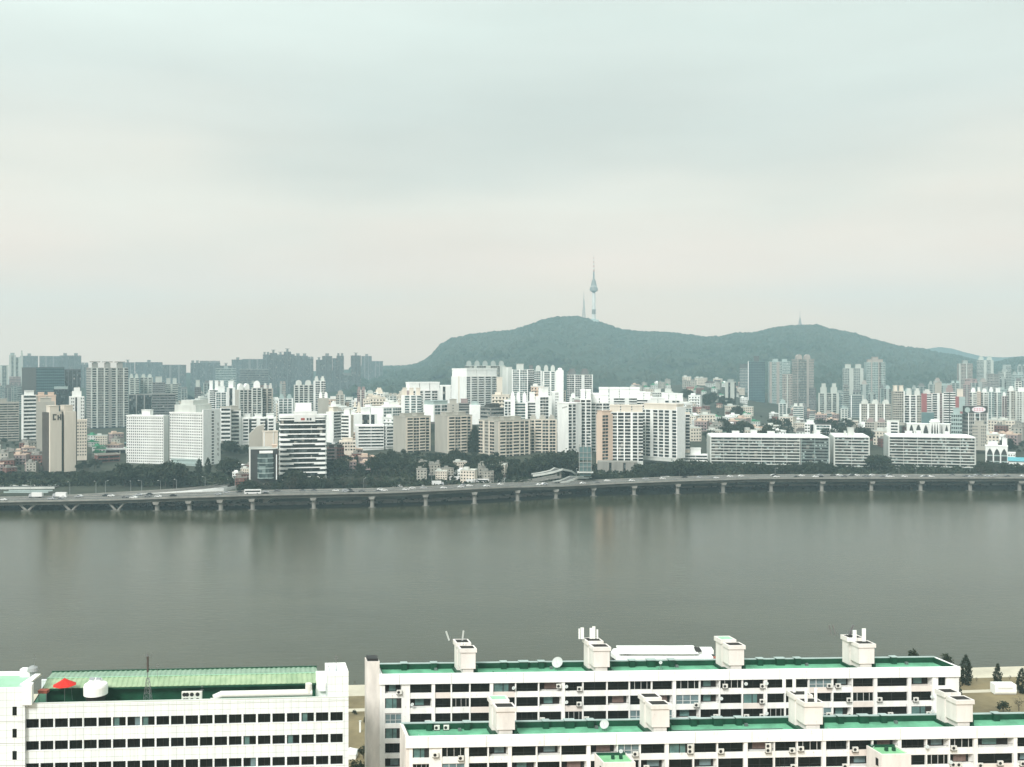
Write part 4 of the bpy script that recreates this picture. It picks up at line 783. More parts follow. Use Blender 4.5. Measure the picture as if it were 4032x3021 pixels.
for X in (108, 280, 460):
    for off in (3.5, 15):
        x, y, z = deckpt(X, off); B = MB()
        for s_ in (-1, 1):
            B2 = MB(); a = (0, 0, -.5); b_ = (s_*5.4, 0, z-2.6); B2.tube((s_*.6, 0, .2), b_, .8, .75, n=6); q = B2.obj('raking_pier', 'concrete' if off < 4 else 'old_shaded_concrete', ex); q.location = (x, y, 0)  # rear legs likewise carry their shade in the darker concrete
        B = MB(); B.box(-3, 3, -2.5, 2.5, -1.5, .8); q = B.obj('footing', 'old_shaded_concrete', ex); q.location = (x, y, 0)
for X, Yb in ((2261, 1949), (1440, 1985), (1640, 1980)):
    x, y, z = deckpt(X, 26); B = MB(); B.tube((0, 0, -1), (0, 0, z-1.5), 1.5, n=10); q = B.obj('pier', 'concrete', ex); q.location = (x, y, 0)
# slip road climbing away on the left
def road(name, label, P3, w, parapet='concrete', piers=(), cat='ramp'):
    """P3: (X, Y, d) of the near parapet's top"""
    pts = [(wx(X, d), d, wz(Y, d)-.9) for X, Y, d in P3]
    r = thing(name, label, cat, (0, 0, 0)); sweep('deck', pts, rc(0, w, -.8, 0), 'asphalt', r)
    sweep('parapet', pts, rc(-.25, .1, -1.0, 1.3 if parapet == 'bright' else .6), parapet, r); sweep('parapet', pts, rc(w-.1, w+.25, -1.0, .9), parapet, r)
    for X, Y, d in piers:
        z = wz(Y, d)-1.7; B = MB(); B.box(-.9, .9, 1.2, 3, zg(X, d)-2, z); q = B.obj('pier', 'concrete', r); q.location = (wx(X, d), d, 0)
    return r
road('slip_road', 'curving slip road with a pale parapet rising behind the expressway on the left', [(330, 1960, 691), (470, 1953, 692), (600, 1947, 694), (700, 1940, 697), (800, 1932, 702), (880, 1924, 710), (930, 1915, 722)], 8, 'bright')
road('rear_road', 'rear carriageway beyond the slip road on the left', [(-200, 1962, 700), (140, 1960, 702), (300, 1951, 704), (450, 1943, 706), (560, 1937, 708), (700, 1929, 712), (800, 1921, 720), (880, 1911, 735), (925, 1898, 760), (900, 1892, 790), (700, 1893, 800)], 8)
road('overpass', 'flat pale overpass slab at the far left above the expressway', [(-260, 1917, 735), (0, 1917, 735), (215, 1915, 738)], 12, 'offwhite', [(20, 1917, 735), (90, 1917, 735), (165, 1917, 737)])
road('overpass', 'thin lower slab with pillars under the pale overpass at the far left', [(15, 1934, 722), (190, 1934, 722)], 7, 'paleteal', [(40, 1934, 722), (85, 1934, 722), (122, 1934, 722), (172, 1934, 722)])
road('interchange_ramp', 'upper pale ramp of the interchange below the white apartment slab', [(2098, 1868, 780), (2140, 1862, 781), (2180, 1854, 783), (2214, 1843, 786), (2250, 1850, 800), (2275, 1868, 815)], 8, 'offwhite', [(2120, 1866, 781), (2190, 1850, 784), (2206, 1846, 786)])
road('interchange_ramp', 'middle ramp of the interchange curving under the upper one', [(2010, 1896, 766), (2060, 1895, 768), (2115, 1888, 770), (2160, 1880, 772), (2208, 1872, 776)], 7, 'concrete', [(2120, 1888, 770), (2180, 1877, 774)])
road('interchange_ramp', 'lowest ramp joining the expressway from the right of the interchange', [(2190, 1900, 752), (2230, 1893, 756), (2276, 1876, 766), (2330, 1877, 790)], 7, 'offwhite')
road('river_ramp', 'slanting pale ramp dropping to the riverside path under the expressway', [(760, 1962, 702), (800, 1966, 696), (860, 1976, 692), (960, 1981, 690)], 4, 'paleteal')
road('bank_road', 'riverside road along the foot of the far bank behind the viaduct piers', [(X, 0, 0) if 0 else (X, HY+(CH-3.6)/(dl(X)+14)*F, dl(X)+14) for X in list(range(540, 2330, 90))], 4, 'concrete')
road('bank_road', 'riverside path at the foot of the right part of the far bank', [(X, HY+(CH-4.2)/(dl(X)+20)*F, dl(X)+20) for X in list(range(2500, 4200, 100))], 4, 'concrete')
# white look-out structure under the viaduct
t = thing('lookout_platform', 'white wedge shaped look-out platform under the expressway in front of the glass building', 'platform', (wx(1035, 690), 690, 0))
k = 690/F; B = MB(); B.box(-45*k, 0, 0, 4, wz(1966, 690), wz(1960, 690)); B.yprism([(-2*k, wz(1966, 690)), (-2*k, wz(1958, 690)), (45*k, wz(1958, 690)), (25*k, wz(1968, 690)), (15*k, wz(1980, 690)), (0, wz(1980, 690))], 0, 3); B.obj('deck', 'offwhite', t)
B = MB(); B.box(-50*k, 60*k, -1, 4, wz(1988, 690), wz(1983, 690)); B.obj('base_slab', 'concrete', t)
for x in (-44, -20): B = MB(); B.box(x*k, x*k+.5, .5, 1, .5, wz(1965, 690)); B.obj('leg', 'concrete', t)
# ---------------------------------------------------------------- vehicles
CARC = {'white': (.72, .72, .70), 'silver': (.40, .41, .42), 'black': (.02, .02, .022), 'red': (.35, .03, .02), 'grey': (.15, .155, .16), 'teal green': (.02, .2, .15)}
mat('tyre', (.02, .02, .02), .8, 0)
def car_proto(c):
    mat('paint_'+c.replace(' ', '_'), CARC[c], .25, 0, spec=.5); r = []
    B = MB(); B.xprism([(0, .35), (4.5, .35), (4.55, .85), (3.6, .98), (1.0, 1.0), (-.02, .8)], -.88, .88); B.xprism([(.9, .98), (3.6, .96), (3.0, 1.44), (1.35, 1.46)], -.74, .74); r.append(('body', B.mesh('body', 'paint_'+c.replace(' ', '_')), (0, 0, 0)))
    B = MB(); B.xprism([(1.05, 1.0), (3.4, .99), (2.9, 1.38), (1.45, 1.39)], -.77, .77); r.append(('window', B.mesh('window', 'glass'), (0, 0, 0)))
    B = MB(); B.tube((-.1, 0, 0), (.1, 0, 0), .33, n=10); w = B.mesh('wheel', 'tyre')
    for sx in (-.8, .8):
        for y in (.85, 3.6): r.append(('wheel', w, (sx, y, .33)))
    return r
CP = {c: car_proto(c) for c in CARC}
def bus_proto():
    mat('paint_white', (.72, .72, .70)); r = []
    B = MB(); B.box(-1.25, 1.25, 0, 11, .4, 3.2); r.append(('body', B.mesh('body', 'paint_white'), (0, 0, 0)))
    B = MB(); B.box(-1.28, 1.28, .5, 10.6, 1.5, 2.5); r.append(('window', B.mesh('window', 'glass'), (0, 0, 0)))
    B = MB(); B.tube((-.15, 0, 0), (.15, 0, 0), .5, n=10); w = B.mesh('wheel', 'tyre')
    for sx in (-1.1, 1.1):
        for y in (2, 8.6): r.append(('wheel', w, (sx, y, .5)))
    return r
def truck_proto():
    r = []; B = MB(); B.box(-1.2, 1.2, 0, 7.2, .9, 3.6); r.append(('cargo_box', B.mesh('cargo_box', 'paint_white'), (0, 0, 0)))
    B = MB(); B.xprism([(7.4, .5), (9.2, .5), (9.2, 1.6), (8.9, 2.7), (7.4, 2.7)], -1.1, 1.1); r.append(('cab', B.mesh('cab', 'paint_silver'), (0, 0, 0)))
    B = MB(); B.tube((-.15, 0, 0), (.15, 0, 0), .48, n=10); w = B.mesh('wheel', 'tyre')
    for sx in (-1.05, 1.05):
        for y in (1.6, 8.2): r.append(('wheel', w, (sx, y, .48)))
    return r
BP, TP = bus_proto(), truck_proto(); VEH = []
def vehicle(kind, c, x, y, z, rz, where):
    pr = BP if kind == 'bus' else TP if kind == 'truck' else CP[c]
    t = thing({'bus': 'bus', 'truck': 'box_truck'}.get(kind, 'car'), f'{c} {"box truck" if kind == "truck" else kind} {where}', 'box truck' if kind == 'truck' else kind, (x, y, z), rz, kind+' traffic '+where)
    for nm, me, loc in pr: put(nm, me, t, loc)
    VEH.append(t)
rv = random.Random(5)
def on_deck(X, off, kind='car', c='white', where='on the expressway viaduct'):
    a, b_ = deckpt(X-10, off), deckpt(X+10, off); x, y, z = deckpt(X, off); vehicle(kind, c, x, y, z+.01, math.atan2(b_[1]-a[1], b_[0]-a[0])-math.pi/2+(math.pi if off > 10 else 0), where)
for X, off, kind, c in [(0, 5, 'car', 'white'), (168, 16, 'truck', 'silver'), (262, 15, 'truck', 'white'), (322, 15, 'car', 'silver'), (450, 15, 'car', 'white'), (515, 4, 'car', 'white'), (610, 5, 'car', 'white'), (560, 16, 'car', 'silver'), (905, 14, 'car', 'silver'), (963, 5, 'bus', 'white'), (1060, 12, 'car', 'silver'), (1335, 12, 'car', 'white'), (1500, 8, 'car', 'white'), (1510, 14, 'car', 'white'),
        (1585, 8, 'car', 'white'), (1636, 14, 'car', 'white'), (1680, 13, 'car', 'silver'), (1734, 8, 'car', 'white'), (1802, 8, 'car', 'white'), (1860, 13, 'car', 'white'), (2112, 5, 'car', 'white'), (2130, 8, 'car', 'white'), (2284, 5, 'car', 'white'), (2476, 8, 'car', 'white'), (2552, 15, 'car', 'silver'), (2620, 14, 'car', 'white'),
        (2808, 6, 'car', 'white'), (2885, 15, 'car', 'white'), (2928, 15, 'car', 'white'), (3046, 5, 'car', 'white'), (3055, 16, 'car', 'white'), (3200, 5, 'car', 'white'), (3240, 16, 'car', 'silver'), (3315, 16, 'car', 'white'), (3360, 16, 'car', 'silver'), (3384, 15, 'car', 'white'), (3396, 7, 'car', 'grey'), (3444, 16, 'car', 'white'), (3486, 5, 'car', 'white'), (3510, 16, 'car', 'silver'), (3550, 6, 'car', 'white'), (3625, 5, 'car', 'white'), (3655, 5, 'car', 'white'), (3760, 14, 'car', 'grey'), (3890, 5, 'car', 'silver')]:
    on_deck(X, off, kind, c)
for X, d, c, kind in [(1650, 748, 'white', 'car'), (1700, 752, 'teal green', 'truck'), (1712, 758, 'red', 'car'), (1770, 770, 'silver', 'truck'), (1740, 745, 'white', 'car'), (1835, 762, 'white', 'truck'), (1870, 768, 'white', 'bus'), (1915, 768, 'white', 'car'), (1960, 775, 'silver', 'car'), (1600, 742, 'silver', 'car'), (1537, 735, 'white', 'truck'), (1480, 735, 'white', 'car'), (1285, 725, 'white', 'car'), (2520, 792, 'red', 'truck'),
        (2600, 800, 'white', 'truck'), (2680, 806, 'white', 'car'), (2560, 795, 'grey', 'car'), (2640, 802, 'silver', 'car'), (1130, 722, 'silver', 'car'), (880, 765, 'white', 'car'), (900, 768, 'white', 'car'), (922, 764, 'white', 'car')]:
    vehicle(kind, c, wx(X, d), d, zg(X, d)+.05, R(-90+rv.uniform(-8, 8)), 'on the riverside street')
for i in range(55): on_deck(rv.uniform(0, 4030), rv.choice([3, 6.5, 14, 17]), 'car', rv.choice(['white', 'silver', 'black', 'grey']))
order_labels(VEH)
# ---------------------------------------------------------------- street lamps
def lamp_meshes():
    B = MB(); B.tube((0, 0, 0), (0, 0, 9.6), .16, .1, n=6); a = B.mesh('pole', 'lampgrey')
    B = MB(); B.tube((0, 0, 9.4), (1.9, 0, 10), .09, n=5); b_ = B.mesh('arm', 'lampgrey'); B = MB(); B.box(1.6, 2.6, -.2, .2, 9.9, 10.1); return [('pole', a), ('arm', b_), ('lamp_head', B.mesh('lamp_head', 'white'))]
LM = lamp_meshes(); LT = []
for X, d in [(120, 715), (275, 712), (378, 715), (415, 715), (515, 716), (558, 718), (632, 718), (695, 722), (808, 735), (925, 745), (1018, 722), (1118, 722), (1228, 722), (1432, 728), (1700, 745), (1865, 760), (2270, 790), (2555, 805), (2675, 800), (3052, 810), (3540, 812), (3607, 812), (3820, 815)]:
    t = thing('street_lamp', 'grey street lamp with a single arm by the river road', 'street lamp', (wx(X, d), d, zg(X, d)-.2), rv.uniform(0, 6.28), 'street lamps along the river road')
    for nm, me in LM: put(nm, me, t)
    LT.append(t)
order_labels(LT)
# ---------------------------------------------------------------- trees
def tree_proto(kind, seed, h=10.):
    r = random.Random(seed); B = MB(); B.tube((0, 0, -.8), (r.uniform(-.2, .2), 0, h*.45), h*.03, h*.015, n=6)
    if kind != 'cone':
        for i in range(4):
            a = i*1.6+r.random(); B.tube((0, 0, h*(.25+.04*i)), (math.cos(a)*h*.22, math.sin(a)*h*.22, h*(.5+.05*i)), h*.013, h*.006, n=4)
    else: B.tube((0, 0, h*.4), (0, 0, h*.93), h*.015, h*.004, n=5)
    tr = B.mesh('trunk', 'bark'); B = MB(); B.m = 0
    def quad(c, s):
        u = Vector((r.gauss(0, 1), r.gauss(0, 1), r.gauss(0, .8))).normalized(); w = u.orthogonal().normalized(); w2 = u.cross(w); q = [c+(w*math.cos(t)+w2*math.sin(t))*s*r.uniform(.6, 1.1) for t in (0, 1.3, 2.6, 3.9, 5.1)]
        B.add([tuple(p) for p in q], [(0, 1, 2, 3, 4)])
    if kind == 'broad':
        for i in range(44):
            a = r.uniform(0, 6.28); e = math.asin(r.uniform(-.75, 1)); rr_ = r.uniform(.55, 1); c = Vector((math.cos(a)*math.cos(e)*h*.41*rr_, math.sin(a)*math.cos(e)*h*.41*rr_, h*.62+math.sin(e)*h*.34*rr_))
            B.m = 0 if r.random() < .75 else 1; s = h*r.uniform(.07, .13)
            for j in range(20): quad(c+Vector((r.gauss(0, 1), r.gauss(0, 1), r.gauss(0, .7)))*s*.62, s*.42)
    elif kind == 'cone':
        for i in range(190):
            z = r.random()**.95; rad = h*.21*max(0, math.sin(math.pi*(.16+.80*z)))**.75*(1 if z < .5 else 1-(z-.5)*.7); a = r.uniform(0, 6.28); c = Vector((math.cos(a)*rad*r.uniform(.4, 1), math.sin(a)*rad*r.uniform(.4, 1), h*(.06+.93*z))); s = h*(.05-.022*z)
            B.m = 0 if r.random() < .8 else 1
            for j in range(15): quad(c+Vector((r.gauss(0, 1), r.gauss(0, 1), r.gauss(0, 1.2)))*s*.6, s*.5)
    elif kind == 'thin':    # half bare crown
        for i in range(18):
            a = r.uniform(0, 6.28); e = math.asin(r.uniform(-.6, 1)); rr_ = r.uniform(.5, 1); c = Vector((math.cos(a)*math.cos(e)*h*.3*rr_, math.sin(a)*math.cos(e)*h*.3*rr_, h*.6+math.sin(e)*h*.34*rr_)); s = h*.07
            for j in range(14): quad(c+Vector((r.gauss(0, 1), r.gauss(0, 1), r.gauss(0, 1)))*s, s*.3)
    elif kind == 'bush':
        for i in range(26):
            a = r.uniform(0, 6.28); e = math.asin(r.uniform(-.2, 1)); rr_ = r.uniform(.4, 1); c = Vector((math.cos(a)*math.cos(e)*h*.5*rr_, math.sin(a)*math.cos(e)*h*.45*rr_, h*.4+math.sin(e)*h*.45*rr_)); s = h*.12
            for j in range(18): quad(c+Vector((r.gauss(0, 1), r.gauss(0, 1), r.gauss(0, .8)))*s*.7, s*.4)
    v = B.mesh('crown', ['leaf3', 'leaf2'] if kind == 'thin' else ['leaf', 'leaf2']); return tr, v
TPR = {k: [tree_proto(k, 10*i+3) for i in range(n)] for k, n in (('broad', 5), ('cone', 3), ('thin', 3), ('bush', 3))}
LOOK = {'broad': 'dark rounded broadleaf tree', 'cone': 'narrow dark conical tree', 'thin': 'sparse brownish half bare tree', 'bush': 'dense dark bush'}
NMK = {'broad': 'broadleaf_tree', 'cone': 'conical_tree', 'thin': 'bare_tree', 'bush': 'bush'}
TREES = []
def tree(kind, x, y, z, h, where, i=None):
    pr = TPR[kind][rv.randrange(len(TPR[kind])) if i is None else i]
    t = thing(NMK[kind], f'{LOOK[kind]} {where}', 'bush' if kind == 'bush' else 'tree', (x, y, z), rv.uniform(0, 6.28), 'trees '+where, h/10.)
    put('trunk', pr[0], t); put('crown', pr[1], t); TREES.append(t); return t
FW = MB()
def wood(X0, X1, Yt0, Yt1, d0, d1, n):
    for i in range(n):
        X = X0+(X1-X0)*(i+rv.random())/n; d = rv.uniform(d0, d1); z = zg(X, d)-.3; h = max(4, min(22, wz(rv.uniform(Yt0, Yt1), d)-z))/10.; me = TPR['broad'][rv.randrange(5)][1]
        M = Matrix.Translation((wx(X, d), d, z)) @ Matrix.Rotation(rv.uniform(0, 6.28), 4, 'Z') @ Matrix.Scale(h, 4); n0 = len(FW.v)
        FW.v += [tuple(M @ v.co) for v in me.vertices]; FW.f += [tuple(n0+q for q in p.vertices) for p in me.polygons]; FW.mi += [p.material_index for p in me.polygons]
def trees(where, X0, X1, Yt0, Yt1, d0, d1, n, kinds='broad'):
    """crowns whose tops lie between the two rows, spread over the strip"""
    ks = kinds.split()
    for i in range(n):
        X = X0+(X1-X0)*(i+rv.random())/n; d = rv.uniform(d0, d1); z = zg(X, d)-.3; zt_ = wz(rv.uniform(Yt0, Yt1), d); tree(rv.choice(ks), wx(X, d), d, z, max(3.5, min(24, zt_-z)), where)
trees('in the tall grove left of the hotel', 490, 730, 1812, 1860, 725, 790, 16)
trees('in the low front of the grove left of the hotel', 440, 780, 1868, 1890, 745, 765, 18, 'broad bush')
trees('between the cream tower and the expressway', 225, 480, 1850, 1900, 745, 790, 20)
trees('below the cream tower', 130, 260, 1850, 1885, 765, 790, 8)
trees('behind the overpass at the far left', -40, 230, 1872, 1900, 762, 800, 16, 'broad thin')
trees('beside the cream tower at the left', 20, 165, 1810, 1870, 800, 840, 7)
wood(10, 160, 1722, 1790, 985, 1030, 10)
trees('to the right of the cream tower', 300, 400, 1800, 1860, 805, 850, 8)
for X, Y in ((783, 1806), (819, 1803)): d = 790; tree('cone', wx(X, d), d, zg(X, d), wz(Y, d)-zg(X, d), 'in front of the hotel end wall')
trees('right of the hotel end wall', 862, 925, 1800, 1850, 775, 820, 7)
wood(868, 985, 1728, 1780, 900, 925, 11)
trees('at the foot of the glass building', 950, 1100, 1878, 1905, 708, 714, 10, 'broad bush thin')
trees('in front of the banded round office', 1100, 1290, 1862, 1900, 716, 735, 12, 'broad thin')
trees('rising in front of the banded round office', 1130, 1180, 1848, 1860, 722, 735, 3)
trees('on the wooded slope right of the banded office', 1290, 1600, 1780, 1830, 775, 850, 24)
trees('in the wood under the grey beige slabs', 1500, 1960, 1768, 1800, 830, 880, 30)
trees('lower in the wood under the grey beige slabs', 1560, 1980, 1795, 1850, 778, 830, 26)
trees('in the brownish hedge by the river road', 1280, 1560, 1868, 1890, 725, 742, 18, 'thin bush')
trees('between the parked trucks and the wood', 1600, 2000, 1850, 1885, 760, 790, 20, 'broad bush thin')
tree('cone', wx(1870, 910), 910, 16, wz(1678, 910)-16, 'standing tall between two grey beige slabs'); tree('cone', wx(1862, 908), 908, 16, wz(1692, 908)-16, 'standing tall between two grey beige slabs')
trees('left of the interchange ramps', 1960, 2110, 1800, 1850, 790, 840, 14)
trees('behind the interchange ramps', 2090, 2295, 1768, 1830, 800, 870, 20)
trees('in the clipped hedge under the salmon tower', 2330, 2420, 1858, 1864, 776, 786, 7, 'bush')
trees('in the clipped hedge right of the grey plinth', 2460, 2530, 1858, 1866, 780, 790, 6, 'bush')
trees('at the foot of the broad white end wall', 2500, 2690, 1822, 1850, 790, 830, 14)
trees('before the low white stepped building', 2670, 2790, 1805, 1840, 800, 850, 10)
trees('in front of the long balcony block', 2905, 3115, 1818, 1836, 815, 850, 18, 'broad thin')
trees('in front of the recessed part of the long block', 3120, 3270, 1815, 1835, 815, 850, 12, 'broad')
trees('in the low hedge along the balcony blocks', 2780, 3900, 1852, 1862, 800, 815, 34, 'bush thin broad')
trees('between the short and the right balcony block', 3425, 3500, 1782, 1830, 850, 885, 10)
trees('right of the balcony blocks', 3835, 4050, 1815, 1845, 820, 860, 18, 'broad thin')
wood(2760, 3080, 1668, 1700, 1080, 1200, 40)
wood(3950, 4100, 1722, 1775, 960, 1040, 26)
wood(2690, 2900, 1520, 1660, 1250, 1800, 30)
wood(2750, 3450, 1640, 1700, 1000, 1500, 50)
tag(FW.obj('far_woods', ['leaf', 'leaf2']), 'dark woods between the far quarters that read as one mass', 'woodland', None, 'stuff')
# dense scrub on the far bank
sc_ = MB(); r7 = random.Random(9)
for i in range(5200):
    X = r7.uniform(-100, 4150); o = r7.choice([r7.uniform(13, 60 if X > 960 else 24), r7.uniform(20, 32 if X > 960 else 25)]); d = dl(X)+o
    if 19 < o < 24: continue
    c = Vector((wx(X, d), d, zg(X, d)+r7.uniform(0, .5))); s = r7.uniform(.5, 1.6); sc_.m = r7.randrange(2)
    for j in range(4):
        u = Vector((r7.gauss(0, 1), r7.gauss(0, 1), r7.gauss(0, 1))).normalized(); w = u.orthogonal().normalized(); w2 = u.cross(w); cc = c+Vector((r7.gauss(0, s), r7.gauss(0, s), r7.random()*s))
        sc_.add([tuple(cc+(w*math.cos(t)+w2*math.sin(t))*s) for t in (0, 1.5, 3, 4.5)], [(0, 1, 2, 3)])
for i in range(9000):
    X = r7.uniform(-100, 4150); o = r7.uniform(45 if X > 960 else 78, 110 if X > 960 else 125) if not 1280 < X < 2000 else r7.uniform(45, 170); d = dl(X)+o; sc_.m = 1 if r7.random() < .3 else 2
    c = Vector((wx(X, d), d, zg(X, d)+r7.uniform(0, 1.4))); s = r7.uniform(.8, 1.9)
    for j in range(4):
        u = Vector((r7.gauss(0, 1), r7.gauss(0, 1), r7.gauss(0, 1))).normalized(); w = u.orthogonal().normalized(); w2 = u.cross(w); cc = c+Vector((r7.gauss(0, s), r7.gauss(0, s), r7.random()*s))
        sc_.add([tuple(cc+(w*math.cos(t)+w2*math.sin(t))*s*.8) for t in (0, 1.5, 3, 4.5)], [(0, 1, 2, 3)])
tag(sc_.obj('bank_scrub', ['leaf3', 'leaf2', 'leaf']), 'low scrub and grass covering the far river bank', 'scrub', None, 'stuff')
# ================================================================ near side
mat('blockwhite', (.80, .79, .76), .7, .12, .5, streak=.2, spots=.75); mat('fascia', (.82, .82, .80), .7, .07, .35, streak=3, spots=.75)
mat('pinkish', (.70, .63, .58), .75, .10, .4, streak=.2); mat('stained', (.70, .65, .60), .8, .25, .35, streak=.3)
mat('shade_room', (.026, .024, .021), .9, .3, .6); mat('darkgreen', (.006, .055, .028), .55, .3, .5); mat('jadefloor', (.125, .36, .22), .65, .35, .35, bump=.15, detail=7)  # shade_room: recess shade put into a near-black colour; dark fittings share it
mat('limefloor', (.20, .46, .24), .65, .2, .5); mat('lightcream', (.70, .66, .62), .75, .12, .5, streak=.2, spots=.45)
mat('darkglass', (.007, .008, .006), .2, .4, .5, spec=.15); mat('tealpane', (.09, .17, .16), .3, .4, .8, spec=.4); mat('bluepane', (.13, .19, .20), .3, .3, .8, spec=.4)
mat('curtain', (.16, .11, .095), .7, .3, 1.2); mat('alu', (.62, .62, .60), .4, .05, 1); mat('blackrail', (.02, .02, .02), .5, 0); mat('redcloth', (.55, .02, .012), .7, .1, 1)
mat('rust', (.28, .08, .05), .8, .2, 1); mat('acwhite', (.66, .65, .60), .5, .08, 2); mat('dishwhite', (.46, .49, .47), .45, .05, 1)
def facade_hit(C, U, X, Y):
    """ray through a photo pixel meets the vertical plane through C along U: returns distance along U and height"""
    m_ = (X-CX)/F; t = (m_*C[1]-C[0])/(U[0]-m_*U[1]); d = C[1]+t*U[1]; return t, wz(Y, d)
class Block:
    """building whose front runs along U and whose sides run back along V (a slightly skewed plan)"""
    def __init__(s, name, label, cat, XL, YL, dL, XR, YR, depth, zb=6.6):
        zt_ = wz(YL, dL); dR = (CH-zt_)*F/(YR-HY); s.C = (wx(XL, dL), dL); e = (wx(XR, dR), dR); L_ = math.hypot(e[0]-s.C[0], e[1]-s.C[1])
        s.U = ((e[0]-s.C[0])/L_, (e[1]-s.C[1])/L_); s.V = (-.262, .965); s.L = L_; s.H = zt_-zb; s.zb = zb; s.D = depth; s.a = math.atan2(s.U[1], s.U[0])
        s.r = thing(name, label, cat, (s.C[0], s.C[1], zb)); s.S = Matrix(((s.U[0], s.V[0], 0, 0), (s.U[1], s.V[1], 0, 0), (0, 0, 1, 0), (0, 0, 0, 1)))
    def mb(s): return MB(s.S)
    def u(s, X, Y=2700): return facade_hit(s.C, s.U, X, Y)[0]
    def uz(s, X, Y): t, z = facade_hit(s.C, s.U, X, Y); return t, z-s.zb
    def world(s, u, v, z): p = s.S @ Vector((u, v, z)); return (p.x+s.C[0], p.y+s.C[1], p.z+s.zb)
# window unit prototypes, 1 m wide, hung in the opening; (glass/back part, frame sub-part)
HO = 1.72
def win_proto(kind):
    B = MB(); Fm = MB(); fr = 'alu'; gl = 'darkglass'
    if kind == 'dark': B.box(.0, 1, .25, .3, 0, HO); Fm.box(.49, .505, .2, .26, 0, HO); Fm.box(0, 1, .2, .26, .5, .53); fr = 'shade_room'
    elif kind == 'open': B.box(.22, .62, 1.0, 1.06, .15, 1.55); gl = 'tealpane'; Fm.box(.20, .22, .96, 1.06, .1, 1.6); Fm.box(.62, .64, .96, 1.06, .1, 1.6); Fm.box(0, 1, .06, .1, .5, .54); fr = 'blackrail'
    elif kind == 'blue': B.box(.3, .8, .9, .96, .3, 1.5); gl = 'bluepane'; Fm.box(0, 1, .05, .09, .45, .49); fr = 'blackrail'
    elif kind == 'frames':
        B.box(0, 1, .2, .25, 0, HO)
        for x in (0, .22, .52, .80, .982): Fm.box(x, x+.018, .12, .21, 0, HO)
        Fm.box(0, 1, .12, .21, HO-.09, HO); Fm.box(0, 1, .12, .21, 0, .09)
    elif kind == 'sliding':
        B.box(0, 1, .2, .25, 0, HO); gl = 'bluepane'
        for x in (0, .3, .62, .972): Fm.box(x, x+.028, .12, .21, 0, HO)
        Fm.box(0, 1, .12, .21, HO-.09, HO); Fm.box(0, 1, .12, .21, .55, .61)
    elif kind == 'curtain': B.box(.25, .78, .85, .9, .2, 1.5); gl = 'curtain'; Fm.box(0, 1, .06, .1, .42, .46); fr = 'blackrail'
    elif kind == 'teal':
        B.box(.0, 1, .2, .25, 0, HO); gl = 'tealpane'; Fm.box(0, .05, .12, .21, 0, HO); Fm.box(.44, .475, .12, .21, 0, HO); Fm.box(.7, .73, .12, .21, 0, HO); Fm.box(.73, 1, .14, .19, 0, HO); fr = 'shade_room'
    elif kind == 'rails':
        B.box(0, 1, .5, .55, 0, HO); 
        fr = 'shade_room'
        for i in range(5): Fm.box(i*.24+.01, i*.24+.03, .4, .46, 0, HO)
        Fm.box(0, 1, .05, .09, .5, .54)
    return B.mesh('window', gl), Fm.mesh('frame', fr)
WP = {k: win_proto(k) for k in ('dark', 'open', 'blue', 'frames', 'sliding', 'curtain', 'teal', 'rails')}
PITCH = 2.72
